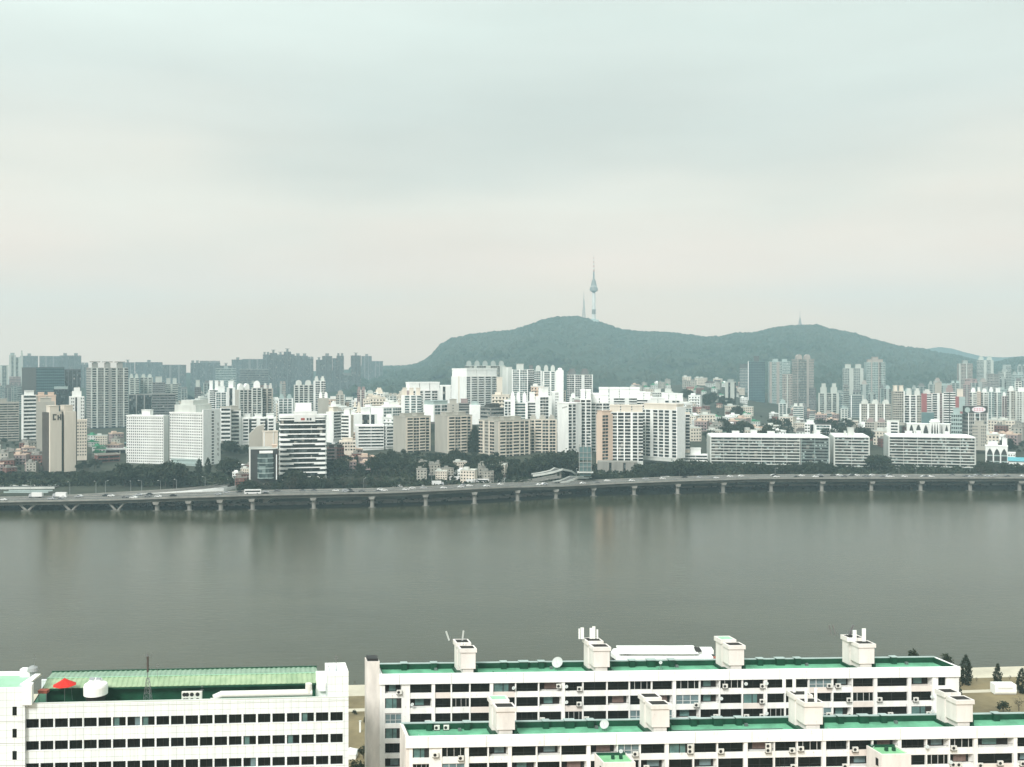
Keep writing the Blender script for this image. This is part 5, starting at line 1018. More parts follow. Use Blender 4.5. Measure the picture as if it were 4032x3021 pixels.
def slab_block(b, bounds, thick, nrows, fasc, uleft, seed, uend=None, visrow=None):
    r = b.r; Hh = b.H; rn_ = random.Random(seed); uend = uend or b.L
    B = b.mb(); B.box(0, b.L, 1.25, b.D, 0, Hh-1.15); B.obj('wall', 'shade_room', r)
    B = b.mb(); B.box(0, b.L, b.D, b.D+.25, 0, Hh-.3); B.obj('rear_wall', 'blockwhite', r)
    B = b.mb(); B.box(-.02, .5, -.05, b.D+.24, 0, Hh-.02); B.obj('end_wall', 'stained' if uleft else 'blockwhite', r)
    B = b.mb(); B.box(b.L-.5, b.L+.02, -.05, b.D+.24, 0, Hh-.02); B.obj('end_wall', 'blockwhite', r)
    B = b.mb(); B.box(-.1, b.L+.1, -.35, .05, Hh-fasc, Hh); B.obj('fascia', 'fascia', r)
    B = b.mb(); q_ = 3.5
    while q_ < b.L-3: B.box(q_, q_+.05, -.362, -.3, Hh-fasc+.02, Hh-.02); q_ += rn_.choice([6.2, 9.4, 11.8, 13.0])
    tag(B.obj('panel_joint', 'concrete', r), kind='stuff')
    B = b.mb(); B.box(.3, b.L-.3, .05, b.D, Hh-1.15, Hh-1.0); B.obj('roof_deck', 'jadefloor', r)
    B = b.mb(); B.box(.4, b.L-.4, b.D-.25, b.D, Hh-1.0, Hh-.02); B.obj('rear_parapet', 'darkgreen', r)
    B = b.mb(); B.box(.2, b.L-.2, b.D-.3, b.D+.3, Hh-.015, Hh+.1); B.obj('parapet_coping', 'paleteal', r)
    B = b.mb(); B.box(.5, .7, .1, b.D-.3, Hh-1.0, Hh-.04); B.obj('side_parapet', 'darkgreen', r)
    B = b.mb(); B.box(b.L-.7, b.L-.5, .1, b.D-.3, Hh-1.0, Hh-.04); B.obj('side_parapet', 'darkgreen', r)
    us = [b.u(x) for x in bounds]
    rows = int((Hh-fasc)/PITCH)
    for i in range(rows+1):       # balcony fronts between columns, in a few slightly different paints
        z1 = Hh-fasc-HO-i*PITCH; z0 = z1-(PITCH-HO)
        if i < nrows:
            for k in range(len(us)-1):
                B = b.mb(); B.box(us[k], us[k+1], .02 if k % 3 else .0, 1.26, max(z0, 0), z1); B.obj('balcony_front', 'pinkish' if rn_.random() < .16 else 'blockwhite', r)
        else: B = b.mb(); B.box(us[0], us[-1], .0, 1.26, max(z0, 0), z1); B.obj('balcony_front', 'blockwhite', r)
        if z0 < 0: break
    for k, uu in enumerate(us):
        w = .30 if k in thick else .10
        if k < len(us)-1 or True: B = b.mb(); B.box(uu-w, uu+w, -.12-(.06 if k in thick else 0), 1.26, 0, Hh-fasc+.01); B.obj('column', 'blockwhite', r)
    kinds = ['dark']*15+['open']*3+['blue']*2+['frames']*3+['sliding']*1+['curtain']*2+['teal']*1+['rails']*1; n = 0
    for i in range(nrows):
        z = Hh-fasc-HO-i*PITCH
        for k in range(len(us)-1):
            if visrow and not visrow(i, k): continue
            u0, u1 = us[k]+(.30 if k in thick else .10), us[k+1]-(.30 if k+1 in thick else .10)
            pr = WP[rn_.choice(kinds)]; p = b.S @ Vector((u0, 0, z))
            o = put('window', pr[0], r, (p.x, p.y, p.z+.003), (0, 0, b.a), (u1-u0, 1, 1)); put('frame', pr[1], o); n += 1
    if rows > nrows:
        B = b.mb()
        for i in range(nrows, rows):
            z = Hh-fasc-HO-i*PITCH
            if z > .3: B.box(us[0], us[-1], .3, .34, z+.01, z+HO-.01)
        tag(B.obj('window', 'darkglass', r), kind='stuff')
    return us
def roof_tower(b, X0, X1, v0=.4, full=True, zt_=4.3, m_='lightcream'):
    """lift house and water tank standing on the roof: tall rear part and a lower-necked front tank"""
    r = b.r; Hh = b.H-1.0; u0, u1 = b.u(X0+5), b.u(X1+2); w = u1-u0; top = b.H+zt_
    G = b.mb(); G.box(u0-.1, u1-.5, 3.4, b.D-.55, Hh, top+.05); o = G.obj('lift_house', m_, r)
    G = b.mb(); G.box(u0-.35, u1-.25, 3.15, 3.45, top-.5, top+.3); G.box(u0-.35, u1-.25, b.D-.65, b.D-.35, top-.5, top+.3); G.box(u0-.35, u0-.05, 3.45, b.D-.65, top-.5, top+.3); G.box(u1-.55, u1-.25, 3.45, b.D-.65, top-.5, top+.3); G.obj('roof_rim', m_, o)
    G = b.mb(); G.box(u0-.05, u1-.55, 3.45, b.D-.65, top-.1, top+.27); G.obj('tank_cover', 'palegreen' if X0 in (2872, 1954) else 'shade_room', o)
    G = b.mb(); G.box(u0+.05, u1, v0+.3, 3.4, Hh+1.5, top-.35); f = G.obj('water_tank', m_, o)
    G = b.mb(); G.box(u0+.45, u1-.35, v0+.55, 3.4, Hh, Hh+1.5); G.obj('tank_neck', m_, f)
    t2 = top-.35
    G = b.mb(); G.box(u0-.15, u1+.2, v0+.1, v0+.4, t2-.45, t2+.25); G.box(u0-.15, u1+.2, 2.7, 3.0, t2-.45, t2+.25); G.box(u0-.15, u0+.15, v0+.4, 2.7, t2-.45, t2+.25); G.box(u1-.1, u1+.2, v0+.4, 2.7, t2-.45, t2+.25); G.obj('tank_rim', m_, f)
    G = b.mb(); G.box(u0+.15, u1-.1, v0+.4, 2.7, t2-.1, t2+.22); G.obj('tank_hollow_shade', 'shade_room', f)  # dark sheet below the rim, painted shade of the open hollow
    G = b.mb(); G.box(u0-.5, u1+.5, v0+.1, b.D-.6, Hh, Hh+.5); G.obj('base_curb', 'darkgreen', o)
    G = b.mb()
    for vv in (2.2, 2.7): G.box(u1+.2, u1+.34, vv, vv+.12, Hh, t2-.8)
    for i in range(9): G.box(u1+.26, u1+.31, 2.25, 2.72, Hh+.4+i*.4, Hh+.45+i*.4)
    G.obj('ladder', 'blackrail', o)
    G = b.mb(); G.box(u1-.02, u1+.5, 1.1, 1.9, Hh, Hh+1.9); G.obj('service_box', 'darkgreen', o)
    return u0, u1, top
rtn = random.Random(4)
def vent(b, X, wide=False, kk=0):
    u = b.u(X); w = .75 if wide else .48; Hh = b.H; B = b.mb(); B.box(u-w, u+w, b.D-1.0, b.D-.25, Hh-1.0, Hh+.32); o = B.obj('vent_stack', 'darkgreen', b.r)
    B = b.mb(); B.box(u-w-.18, u+w+.18, b.D-1.2, b.D-.05, Hh+.32, Hh+.42); B.obj('vent_cap', 'paleteal', o)
# ---- rear block
A = Block('apartment_block', 'long white balcony block with green roof, standing behind the nearer one', 'apartment block', 1495, 2654, 180, 3775, 2624, 6.3)
AB_ = [1612, 1706, 1777, 1850, 1935, 2030, 2121, 2217, 2295, 2390, 2478, 2566, 2654, 2755, 2833, 2923, 3013, 3091, 3184, 3278, 3355, 3446, 3580, 3676]
slab_block(A, AB_, {1, 4, 7, 12, 16, 21, 22, 23}, 3, 1.85, False, 21)
B = A.mb(); ul = A.u(1612); B.box(.0, A.u(1516), -.02, 1.25, 0, A.H-1.8); B.box(A.u(1581), ul, -.02, 1.25, 0, A.H-1.8)
for i in range(12):
    z = A.H-1.85-HO-i*PITCH; B.box(A.u(1516), A.u(1581), -.02, 1.25, max(0, z-.85), z) if z > 0 else None
B.obj('front_wall', 'blockwhite', A.r)
B = A.mb(); ur = A.u(3676); B.box(ur, A.u(3694), -.02, 1.25, 0, A.H-1.8); B.box(A.u(3725), A.L-.4, -.02, 1.25, 0, A.H-1.8)
for i in range(12):
    z = A.H-1.85-HO-i*PITCH; B.box(A.u(3694), A.u(3725), -.02, 1.25, max(0, z-.85), z) if z > 0 else None
B.obj('front_wall', 'blockwhite', A.r)
for i in range(6):
    z = A.H-1.85-HO-i*PITCH; p = A.S @ Vector((A.u(1516), 0, z)); pr = WP[['open', 'teal', 'sliding', 'teal', 'rails', 'blue'][i]]
    o = put('window', pr[0], A.r, (p.x, p.y, p.z+.003), (0, 0, A.a), (A.u(1581)-A.u(1516), 1, 1)); put('frame', pr[1], o)
for i in range(3):
    z = A.H-1.85-HO-i*PITCH; p = A.S @ Vector((A.u(3694), 0, z)); pr = WP['dark']; o = put('window', pr[0], A.r, (p.x, p.y, p.z+.003), (0, 0, A.a), (A.u(3725)-A.u(3694), 1, 1)); put('frame', pr[1], o)
B = A.mb(); B.box(A.u(1443), -.03, -.1, 2.6, 0, A.H+2.3); fl = B.obj('flue_stack', 'stained', A.r)
B = A.mb(); B.box(A.u(1447), -.25, .1, 2.4, A.H+2.3, A.H+2.75); B.obj('flue_cap', 'blackrail', fl)
AT_ = [roof_tower(A, x0, x1) for x0, x1 in ((1812, 1874), (2337, 2404), (2872, 2935), (3385, 3450))]
for x, w in ((1610, 0), (1731, 0), (2014, 0), (2095, 1), (2167, 0), (2534, 0), (2612, 1), (2694, 0), (3053, 0), (3134, 1), (3205, 0), (3473, 0), (3594, 0)): vent(A, x, w)
# ---- front block
Bk = Block('apartment_block', 'nearest long white balcony block with green roof, cut off by the lower right corner', 'apartment block', 1598, 2899, 161, 4032, 2857, 6.0)
Bk.L *= 1.16
BB_ = [1737, 1838, 1922, 2007, 2113, 2207, 2317, 2430, 2520, 2625, 2730, 2824, 2935, 3048, 3138, 3243, 3341, 3435, 3540, 3647, 3737, 3840, 3996, 4090, 4180, 4270, 4360]
slab_block(Bk, BB_, {1, 3, 6, 9, 12, 15, 18, 21, 22}, 3, 1.85, True, 33)
B = Bk.mb(); B.box(0, Bk.u(1625), -.02, 1.25, 0, Bk.H-1.8); B.box(Bk.u(1690), Bk.u(1737), -.02, 1.25, 0, Bk.H-1.8)
for i in range(10):
    z = Bk.H-1.85-HO-i*PITCH; B.box(Bk.u(1625), Bk.u(1690), -.02, 1.25, max(0, z-.95), z) if z > 0 else None
B.obj('front_wall', 'blockwhite', Bk.r)
for i in range(3):
    z = Bk.H-1.85-HO-i*PITCH; p = Bk.S @ Vector((Bk.u(1625), 0, z)); pr = WP[['teal', 'frames', 'dark'][i]]; o = put('window', pr[0], Bk.r, (p.x, p.y, p.z+.003), (0, 0, Bk.a), (Bk.u(1690)-Bk.u(1625), 1, 1)); put('frame', pr[1], o)
BT_ = [roof_tower(Bk, x0, x1) for x0, x1 in ((1954, 2030), (2567, 2641), (3171, 3247), (3772, 3840))]
for x, w in ((1713, 0), (1867, 0), (2187, 0), (2283, 1), (2368, 0), (2786, 0), (2885, 1), (2970, 0), (3382, 0), (3477, 1), (3558, 0), (3862, 0), (4014, 0)): vent(Bk, x, w)
for X0, X1, zz in ((2338, 2462, 3.2), (3406, 3520, 2.7)):     # stair towers in front of the near block
    u0, u1 = Bk.u(X0), Bk.u(X1); top = Bk.H-zz
    B = Bk.mb(); B.box(u0-.0, u1, -4.4, -.36, 0, top-.35); o = B.obj('stair_tower', 'lightcream', Bk.r)
    B = Bk.mb(); B.box(u0, u1, -4.4, -4.15, top-.35, top); B.box(u0, u0+.22, -4.15, -.36, top-.35, top); B.box(u1-.22, u1, -4.15, -.36, top-.35, top); B.obj('tower_rim', 'lightcream', o)
    B = Bk.mb(); B.box(u0+.22, u1-.22, -4.15, -.36, top-.35, top-.27); B.obj('tower_roof', 'limefloor', o)
    B = Bk.mb(); B.box(u0+.22, u1-.22, -.62, -.36, top-.27, top+.1); B.obj('back_curb', 'darkgreen', o)
    for q in (.45, .7): B = Bk.mb(); B.box(u0+(u1-u0)*q-.22, u0+(u1-u0)*q+.22, -2.4, -2, top-.27, top+.35); B.obj('roof_vent', 'darkgreen', o)
    B = Bk.mb(); B.box(u0-.04, u0+.05, -3.6, -2.9, top-2.2, top-1); B.obj('window', 'darkglass', o)
for b, lst in ((A, ((1640, 1770), (1960, 2300), (2440, 2820), (3000, 3330), (3480, 3700))), (Bk, ((1660, 1900), (2060, 2520), (2680, 3120), (3300, 3720), (3880, 4300)))):
    for i, (x0, x1) in enumerate(lst):      # pipes, patches and loose fittings on the roof coating
        q = b.mb(); v = 1.6+.7*(i % 3); q.box(b.u(x0), b.u(x1), v, v+.09, b.H-.995, b.H-.86); q.box(b.u(x0), b.u(x0)+.09, v, v+1.6, b.H-.995, b.H-.86); q.obj('roof_pipe', ['paleteal', 'darkgreen', 'steel'][i % 3], b.r)
        q = b.mb(); c = b.u((x0+x1)/2); q.box(c, c+2.6+i*.5, 1.0, 2.4, b.H-.998, b.H-.98); q.obj('coating_patch', ['limefloor', 'paleteal', 'palegreen'][i % 3], b.r)
        q = b.mb(); c = b.u(x0+.7*(x1-x0)); q.box(c, c+.5, b.D-1.4, b.D-1.0, b.H-1, b.H-.55); q.obj('roof_hatch', 'steel', b.r)
# ---- things fixed to the fronts
def ac_proto(n=1):
    B = MB(); B.box(-.46, .46, -.36, 0, 0, .72*n); b1 = B.mesh('casing', 'acwhite'); fl_ = []
    B = MB(); B.tube((-.1, -.365, .36), (-.1, -.375, .36), .26, n=14); fan = B.mesh('fan_grille', 'blackrail')
    B = MB(); B.box(-.5, -.42, -.42, .15, -.1, -.03); B.box(.42, .5, -.42, .15, -.1, -.03); B.box(-.5, .5, -.42, -.38, -.1, -.03); br = B.mesh('bracket', 'blackrail'); return b1, fan, br
AC1, AC2 = ac_proto(1), ac_proto(2); ACS = []
def ac(b, X, Y, where, n=1, out=.12, v=None, z=None):
    u, zz = b.uz(X, Y)
    if v is not None: u = b.u(X); zz = z
    w = b.world(u, -out if v is None else v, zz-.35 if v is None else z); pr = AC2 if n == 2 else AC1
    t = thing('air_conditioner', ('double fan' if n == 2 else 'white')+' air conditioner unit '+where, 'air conditioner', w, b.a, 'air conditioner units on the apartment blocks')
    put('casing', pr[0], t); put('fan_grille', pr[1], t); put('bracket', pr[2], t)
    if n == 2: put('fan_grille', pr[1], t, (0, 0, .72))
    ACS.append(t)
def Z(cx, cy, k): x0 = {3: 1400, 4: 2100, 5: 2700, 6: 3232, 1: 0, 2: 700}[k]; return x0+cx*.3621, 2421+cy*.3621
def rowname(b, Y, X):
    z = b.uz(X, Y)[1]; i = int((b.H-1.85-z)/PITCH); return ['top', 'second', 'third', 'fourth'][max(0, min(3, i))]
for k, l in ((3, [(475, 835), (785, 1165)]), (4, [(275, 770), (500, 800), (495, 965), (2080, 770), (1770, 975), (95, 1135), (575, 1125), (1980, 1100)]), (5, [(830, 770), (825, 935), (1555, 765), (1650, 765), (1770, 920), (655, 1100), (825, 1095), (1550, 1080), (1775, 1085), (2100, 915)]), (6, [(1025, 915), (1165, 1070), (750, 1078)])):
    for c in l: X, Y = Z(*c, k); ac(A, X, Y, f'on the {rowname(A, Y, X)} storey, rear block')
for k, l in ((3, [(870, 1515), (1145, 1550)]), (4, [(1105, 1505), (1700, 1475), (2035, 1475), (1225, 1655)]), (5, [(890, 1465), (1150, 1465), (1245, 1450), (1835, 1455), (2060, 1445), (1725, 1640), (1165, 1645)]), (6, [(590, 1450), (1435, 1440), (1490, 1620), (1430, 1620), (1725, 1630), (1940, 1605), (2185, 1610)])):
    for c in l: X, Y = Z(*c, k); ac(Bk, X, Y, f'on the {rowname(Bk, Y, X)} storey, nearest block', 2 if c in ((1700, 1475), (890, 1465)) else 1)
for X in (1746, 1784): ac(Bk, X, 2860, 'standing on the green roof of the nearest block', v=Bk.D-.5, z=Bk.H-.9)
order_labels(ACS)
def dish_mesh(r, n=20):
    B = MB(); prof = [(r*q/6, .28*r*(q/6)**2) for q in range(7)]; vs = []; fs = []
    for off in (0, .03):
        for rr_, z in prof:
            for i in range(n): t = 2*math.pi*i/n; vs.append((rr_*math.cos(t), rr_*math.sin(t)*1.0, z-off))
    for lay in range(2):
        o = lay*7*n
        for k in range(6):
            for i in range(n): j = (i+1) % n; q = (o+k*n+i, o+k*n+j, o+(k+1)*n+j, o+(k+1)*n+i); fs.append(q if lay == 0 else q[::-1])
    for i in range(n): j = (i+1) % n; fs.append((6*n+i, 6*n+j, 13*n+j, 13*n+i))
    B.add(vs, fs); return B.mesh('reflector', 'dishwhite')
DISH = []
def dish(x, y, z, r, label, post, az=25, el=38):
    t = thing('satellite_dish', label, 'satellite dish', (x, y, z), 0, 'satellite dishes on the apartment blocks'); c = Vector((0, -.1, post))
    d_ = Vector((-math.sin(R(az))*math.cos(R(el)), -math.cos(R(az))*math.cos(R(el)), math.sin(R(el)))); rot = d_.to_track_quat('Z', 'Y').to_euler()
    if post > .2: B = MB(); B.tube((0, 0, 0), (0, 0, post), .05, n=6); B.tube((-.4, .3, 0), (0, 0, post*.8), .04, n=5); B.tube((.4, .3, 0), (0, 0, post*.8), .04, n=5); B.obj('stand', 'steel', t)
    else: B = MB(); B.tube((0, .4, -.1), (0, 0, 0), .03, n=5); B.obj('stand', 'steel', t)
    put('reflector', dish_mesh(r), t, tuple(c), rot)
    B = MB(); e = c+d_*r*.85; B.tube(tuple(c-Vector((0, 0, r*.8))*.9+d_*.2*r), tuple(e), .02, n=4); B.tube(tuple(e), tuple(e+d_*.1), .06, n=6); B.obj('feed_arm', 'steel', t); DISH.append(t)
w = A.world(A.u(2225), 4.4, A.H-1); dish(*w, 1.05, 'large pale satellite dish standing on the rear block roof', 1.35)
w = Bk.world(Bk.u(2411), 3.6, Bk.H-1); dish(*w, .78, 'mid sized white satellite dish standing on the nearest block roof', 1.1)
w = A.world(A.u(2632), 3.5, A.H-1); dish(*w, .32, 'small round white dish on the middle of the rear block roof', 1.4)
w = A.world(A.u(2940), 2.2, A.H+1.8); dish(*w, .36, 'small white dish high beside the third lift house of the rear block', .1)
w = A.world(A.u(2949), 2.0, A.H-1); dish(*w, .3, 'small white dish low beside the third lift house of the rear block', .8)
for k, l in ((4, [(355, 775), (355, 945), (2035, 905)]), (3, [(615, 970), (1715, 790)]), (5, [(645, 745), (870, 740), (870, 1065)]), (6, [(1195, 885), (1200, 1040)])):
    for c in l: X, Y = Z(*c, k); u, z = A.uz(X, Y); dish(*A.world(u, -.35, z), .33, f'small white dish clamped to the {rowname(A, Y, X)} storey of the rear block', .0)
for k, l in ((4, [(945, 1475)]), (5, [(2010, 1420)]), (6, [(540, 1420), (1140, 1425), (1395, 1595)])):
    for c in l: X, Y = Z(*c, k); u, z = Bk.uz(X, Y); dish(*Bk.world(u, -.35, z), .33, f'small white dish clamped to the {rowname(Bk, Y, X)} storey of the nearest block', .0)
order_labels(DISH)
# ---- aerials on the lift houses
ANT = []
def panel(b, X, v, z, h, w, label, tilt=0, m_='bright', r_=False):
    p = b.world(b.u(X), v, z); t = thing('cell_antenna', label, 'antenna', p, b.a, 'antenna panels on the lift houses')
    B = MB(); B.tube((0, 0, 0), (tilt*h*.6, 0, h*.6), .05, n=6); B.obj('pole', 'steel', t)
    c_ = MB(Matrix.Translation((tilt*h*.8, 0, .35)) @ Matrix.Rotation(math.atan(tilt), 4, 'Y'))
    if r_: c_.tube((0, 0, 0), (0, 0, h), w/2, n=12)
    else: c_.box(-w/2, w/2, -.12, .06, 0, h)
    c_.obj('panel', m_, t); ANT.append(t)
T1 = A.H+4.35
for X, tl in ((1800, -.35), (1838, .12)): panel(A, X, 4.6, T1, 1.8, .3, 'slim grey tilted antenna stick, first lift house, rear block', tl, 'dishwhite')
for X, w_ in ((1832, .3), (1843, .3)): panel(A, X, 2.8, T1-.5, .55, .25, 'short white antenna box, first lift house, rear block')
for X, w_, h_ in ((2313, .25, 1.9), (2325, .62, 2.1), (2361, .55, 2.0), (2372, .55, 2.3), (2386, .3, 1.7)): panel(A, X, 4.6, T1, h_, w_, 'white upright antenna panel, second lift house, rear block')
for X, tl in ((3348, -.3), (3364, -.3), (3394, .4), (3404, .3)): panel(A, X, 5.2, T1, 2.0, .22, 'slim dark tilted antenna stick, last lift house, rear block', tl, 'steel')
for X, w_, h_ in ((3395, .7, 2.1), (3432, .7, 2.4), (3378, 1.1, .7)): panel(A, X, 2.4, T1-.5, h_, w_, 'broad white antenna panel, last lift house, rear block')
T2 = Bk.H+4.35
for X, r_ in ((3151, 1), (3192, 1)): panel(Bk, X-6, 4.6, T2, 2.6, .58, 'thick white antenna drum, back of the third lift house, nearest block', 0, 'bright', True)
for X in (3190, 3228): panel(Bk, X, 1.2, T2-.6, 2.2, .52, 'rounded white antenna drum, front of the third lift house, nearest block', 0, 'bright', True)
order_labels(ANT)
# ---- tiled office on the left
def tilemat():
    m = bpy.data.materials.new('white_tile'); m.use_nodes = True; t = m.node_tree; b = t.nodes['Principled BSDF']; N = t.nodes.new; L = t.links.new
    g = N('ShaderNodeNewGeometry'); s = N('ShaderNodeSeparateXYZ'); L(g.outputs['Position'], s.inputs[0]); c = N('ShaderNodeCombineXYZ')
    a = N('ShaderNodeMath'); a.operation = 'ADD'; L(s.outputs['X'], a.inputs[0]); L(s.outputs['Y'], a.inputs[1]); L(a.outputs[0], c.inputs[0]); L(s.outputs['Z'], c.inputs[1])
    k = N('ShaderNodeTexBrick'); k.offset = 0; k.inputs['Scale'].default_value = 1; k.inputs['Brick Width'].default_value = 1.29; k.inputs['Row Height'].default_value = 1.19; k.inputs['Mortar Size'].default_value = .022
    k.inputs['Color1'].default_value = (.79, .83, .83, 1); k.inputs['Color2'].default_value = (.76, .80, .80, 1); k.inputs['Mortar'].default_value = (.38, .44, .38, 1); L(c.outputs[0], k.inputs['Vector'])
    n = N('ShaderNodeTexNoise'); n.inputs['Scale'].default_value = .6; q = N('ShaderNodeMapping'); q.inputs['Scale'].default_value = (2, 2, .15); L(g.outputs['Position'], q.inputs[0]); L(q.outputs[0], n.inputs['Vector'])
    r = N('ShaderNodeMapRange'); r.inputs['From Min'].default_value = .35; r.inputs['From Max'].default_value = .6; r.inputs['To Min'].default_value = .9; r.inputs['To Max'].default_value = 1; L(n.outputs['Fac'], r.inputs[0])
    v = N('ShaderNodeVectorMath'); v.operation = 'SCALE'; L(k.outputs['Color'], v.inputs[0]); L(r.outputs[0], v.inputs['Scale']); L(v.outputs[0], b.inputs['Base Color']); b.inputs['Roughness'].default_value = .5; MATS['white_tile'] = m
tilemat()
def ribmat(name, c1, c2, ax=.45):
    m = bpy.data.materials.new(name); m.use_nodes = True; t = m.node_tree; b = t.nodes['Principled BSDF']; N = t.nodes.new; L = t.links.new
    g = N('ShaderNodeNewGeometry'); n = N('ShaderNodeTexNoise'); n.inputs['Scale'].default_value = .5; n.inputs['Detail'].default_value = 5; L(g.outputs['Position'], n.inputs['Vector'])
    c = N('ShaderNodeValToRGB'); ramp_set(c.color_ramp, [(.3, c1), (.65, c2)]); L(n.outputs['Fac'], c.inputs[0]); L(c.outputs[0], b.inputs['Base Color']); b.inputs['Roughness'].default_value = .45; MATS[name] = m
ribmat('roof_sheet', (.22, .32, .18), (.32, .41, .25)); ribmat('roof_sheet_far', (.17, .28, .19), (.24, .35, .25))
O = Block('office_building', 'white tiled office building with rows of dark square windows and a green shed roof', 'office building', 100, 2775, 158, 1372, 2747, 13.5)
def nearlerp(a, b_, n, i): return a+(b_-a)*i/n
n = 22; x0s = [102+(1353-52-102)*i/21 for i in range(22)]
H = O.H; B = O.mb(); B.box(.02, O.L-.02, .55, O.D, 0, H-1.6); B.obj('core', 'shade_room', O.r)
zr = [O.uz(102, 2832)[1]-i*3.52 for i in range(10)]       # window heads
WH = 1.48
us = [O.u(x) for x in x0s]; wd = O.u(102+51)-O.u(102)
# spandrels and piers make the wall, so the windows are true openings
prev = H
for i in range(10):
    B = O.mb(); B.box(0, O.L, -.02, .6, zr[i], prev if i else H); B.obj('spandrel', 'white_tile', O.r)
    B = O.mb()
    for k, (p0, p1) in enumerate([(0, us[0])]+[(us[q]+wd, us[q+1]) for q in range(21)]+[(us[-1]+wd, O.L)]):
        B.box(p0, p1, -.02, .6, zr[i]-WH, zr[i])
        if i < 4: B.obj('wall_pier', 'white_tile', O.r); B = O.mb()
    if i >= 4: tag(B.obj('wall_pier', 'white_tile', O.r), kind='stuff')
    prev = zr[i]-WH
    B = O.mb(); B.box(us[0]-.05, us[-1]+wd+.05, -.09, -.02, prev-.12, prev); B.obj('sill', 'bright', O.r)
B = O.mb(); B.box(0, O.L, -.02, .6, 0, prev); B.obj('spandrel', 'white_tile', O.r)
B = O.mb(); B.box(O.L-.55, O.L, .6, O.D, 0, H); B.obj('side_wall', 'white_tile', O.r)
B = O.mb(); B.box(0, O.L, O.D-.4, O.D, 0, H); B.obj('rear_wall', 'white_tile', O.r)
def wp(kind):
    B = MB(); B.box(0, 1, .32, .36, 0, WH); Fm = MB(); Fm.box(.48, .505, .27, .33, 0, WH); Fm.box(0, 1, .27, .33, WH-.05, WH); Fm.box(0, 1, .27, .33, 0, .05)
    g_ = {'d': 'darkglass', 't': 'darkglass', 'l': 'darkglass'}[kind]; a = B.mesh('window', g_); c = Fm.mesh('frame', 'shade_room'); e = None
    if kind != 'd': Q = MB(); Q.box(.05 if kind == 't' else .55, .45 if kind == 't' else .95, .3, .315, .05, WH*.95); e = Q.mesh('blind', 'tealpane' if kind == 't' else 'bluepane')
    return a, c, e
OP = {k: wp(k) for k in 'dtl'}; rn3 = random.Random(8)
for i in range(4):
    for k in range(22):
        kd = 't' if (i, k) in ((0, 6), (0, 8), (1, 15), (1, 18), (0, 19)) else 'l' if (i, k) in ((0, 7), (2, 15)) else 'd'
        p = O.S @ Vector((us[k], 0, zr[i]-WH)); o = put('window', OP[kd][0], O.r, (p.x, p.y, p.z), (0, 0, O.a), (wd, 1, 1)); put('frame', OP[kd][1], o)
        if OP[kd][2]: put('blind', OP[kd][2], o)
B = O.mb()
for i in range(4, 10):
    for k in range(22): B.box(us[k]+.01, us[k]+wd-.01, .32, .36, zr[i]-WH+.01, zr[i]-.01)
tag(B.obj('window', 'darkglass', O.r), kind='stuff')
# roof terrace
B = O.mb(); B.box(.3, O.L-.5, .4, O.D-.4, H-1.6, H-1.45); B.obj('terrace_floor', 'jadefloor', O.r)
B = O.mb(); B.box(0, O.L, .0, .45, H+.0, H+.16); B.box(-.02, O.L, -.06, .02, H-.5, H-.4); B.obj('parapet_cap', 'offwhite', O.r)
u0, u1 = O.u(147), O.u(1268)
B = O.mb(); B.box(u0+.4, u1-.4, 5.6, O.D-.6, H-1.45, H+1.0); B.obj('shed_wall', 'darkgreen', O.r)
B = O.mb(); B.box(u0+.2, u1-.2, 4.6, 4.75, H+.72, H+1.02); B.obj('gutter', 'darkgreen', O.r)
def slope(name, m_, v0, z0, v1, z1, step=.42):
    B = O.mb(); x = u0; i = 0; vs = []; fs = []
    nseg = int((u1-u0)/(step/2))
    for i in range(nseg+1):
        h = .0 if i % 4 in (0, 1) else .09; uu = u0+(u1-u0)*i/nseg
        vs += [(uu, v0, z0+h), (uu, v1, z1+h), (uu, v1, z1-.15), (uu, v0, z0-.15)]
    for i in range(nseg):
        a, c = i*4, i*4+4; fs += [(a, c, c+1, a+1), (a+1, c+1, c+2, a+2), (a+2, c+2, c+3, a+3), (a+3, c+3, c, a)]
    B.add(vs, fs+[(0, 1, 2, 3), (nseg*4+3, nseg*4+2, nseg*4+1, nseg*4)]); return B.obj(name, m_, O.r)
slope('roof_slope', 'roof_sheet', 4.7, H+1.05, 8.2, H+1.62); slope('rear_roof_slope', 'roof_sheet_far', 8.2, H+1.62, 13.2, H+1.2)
B = O.mb(); B.box(u0, u1, 8.1, 8.3, H+1.68, H+1.76); B.obj('ridge_cap', 'palegreen', O.r)
B = O.mb(); B.box(u0-.1, u1+.1, 13.2, 13.4, H+.9, H+1.42); B.obj('rear_gutter', 'darkgreen', O.r)
B = O.mb(); B.box(u0-.12, u0+.02, 4.6, 13.3, H+.9, H+1.15); B.obj('gable_trim', 'darkgreen', O.r)
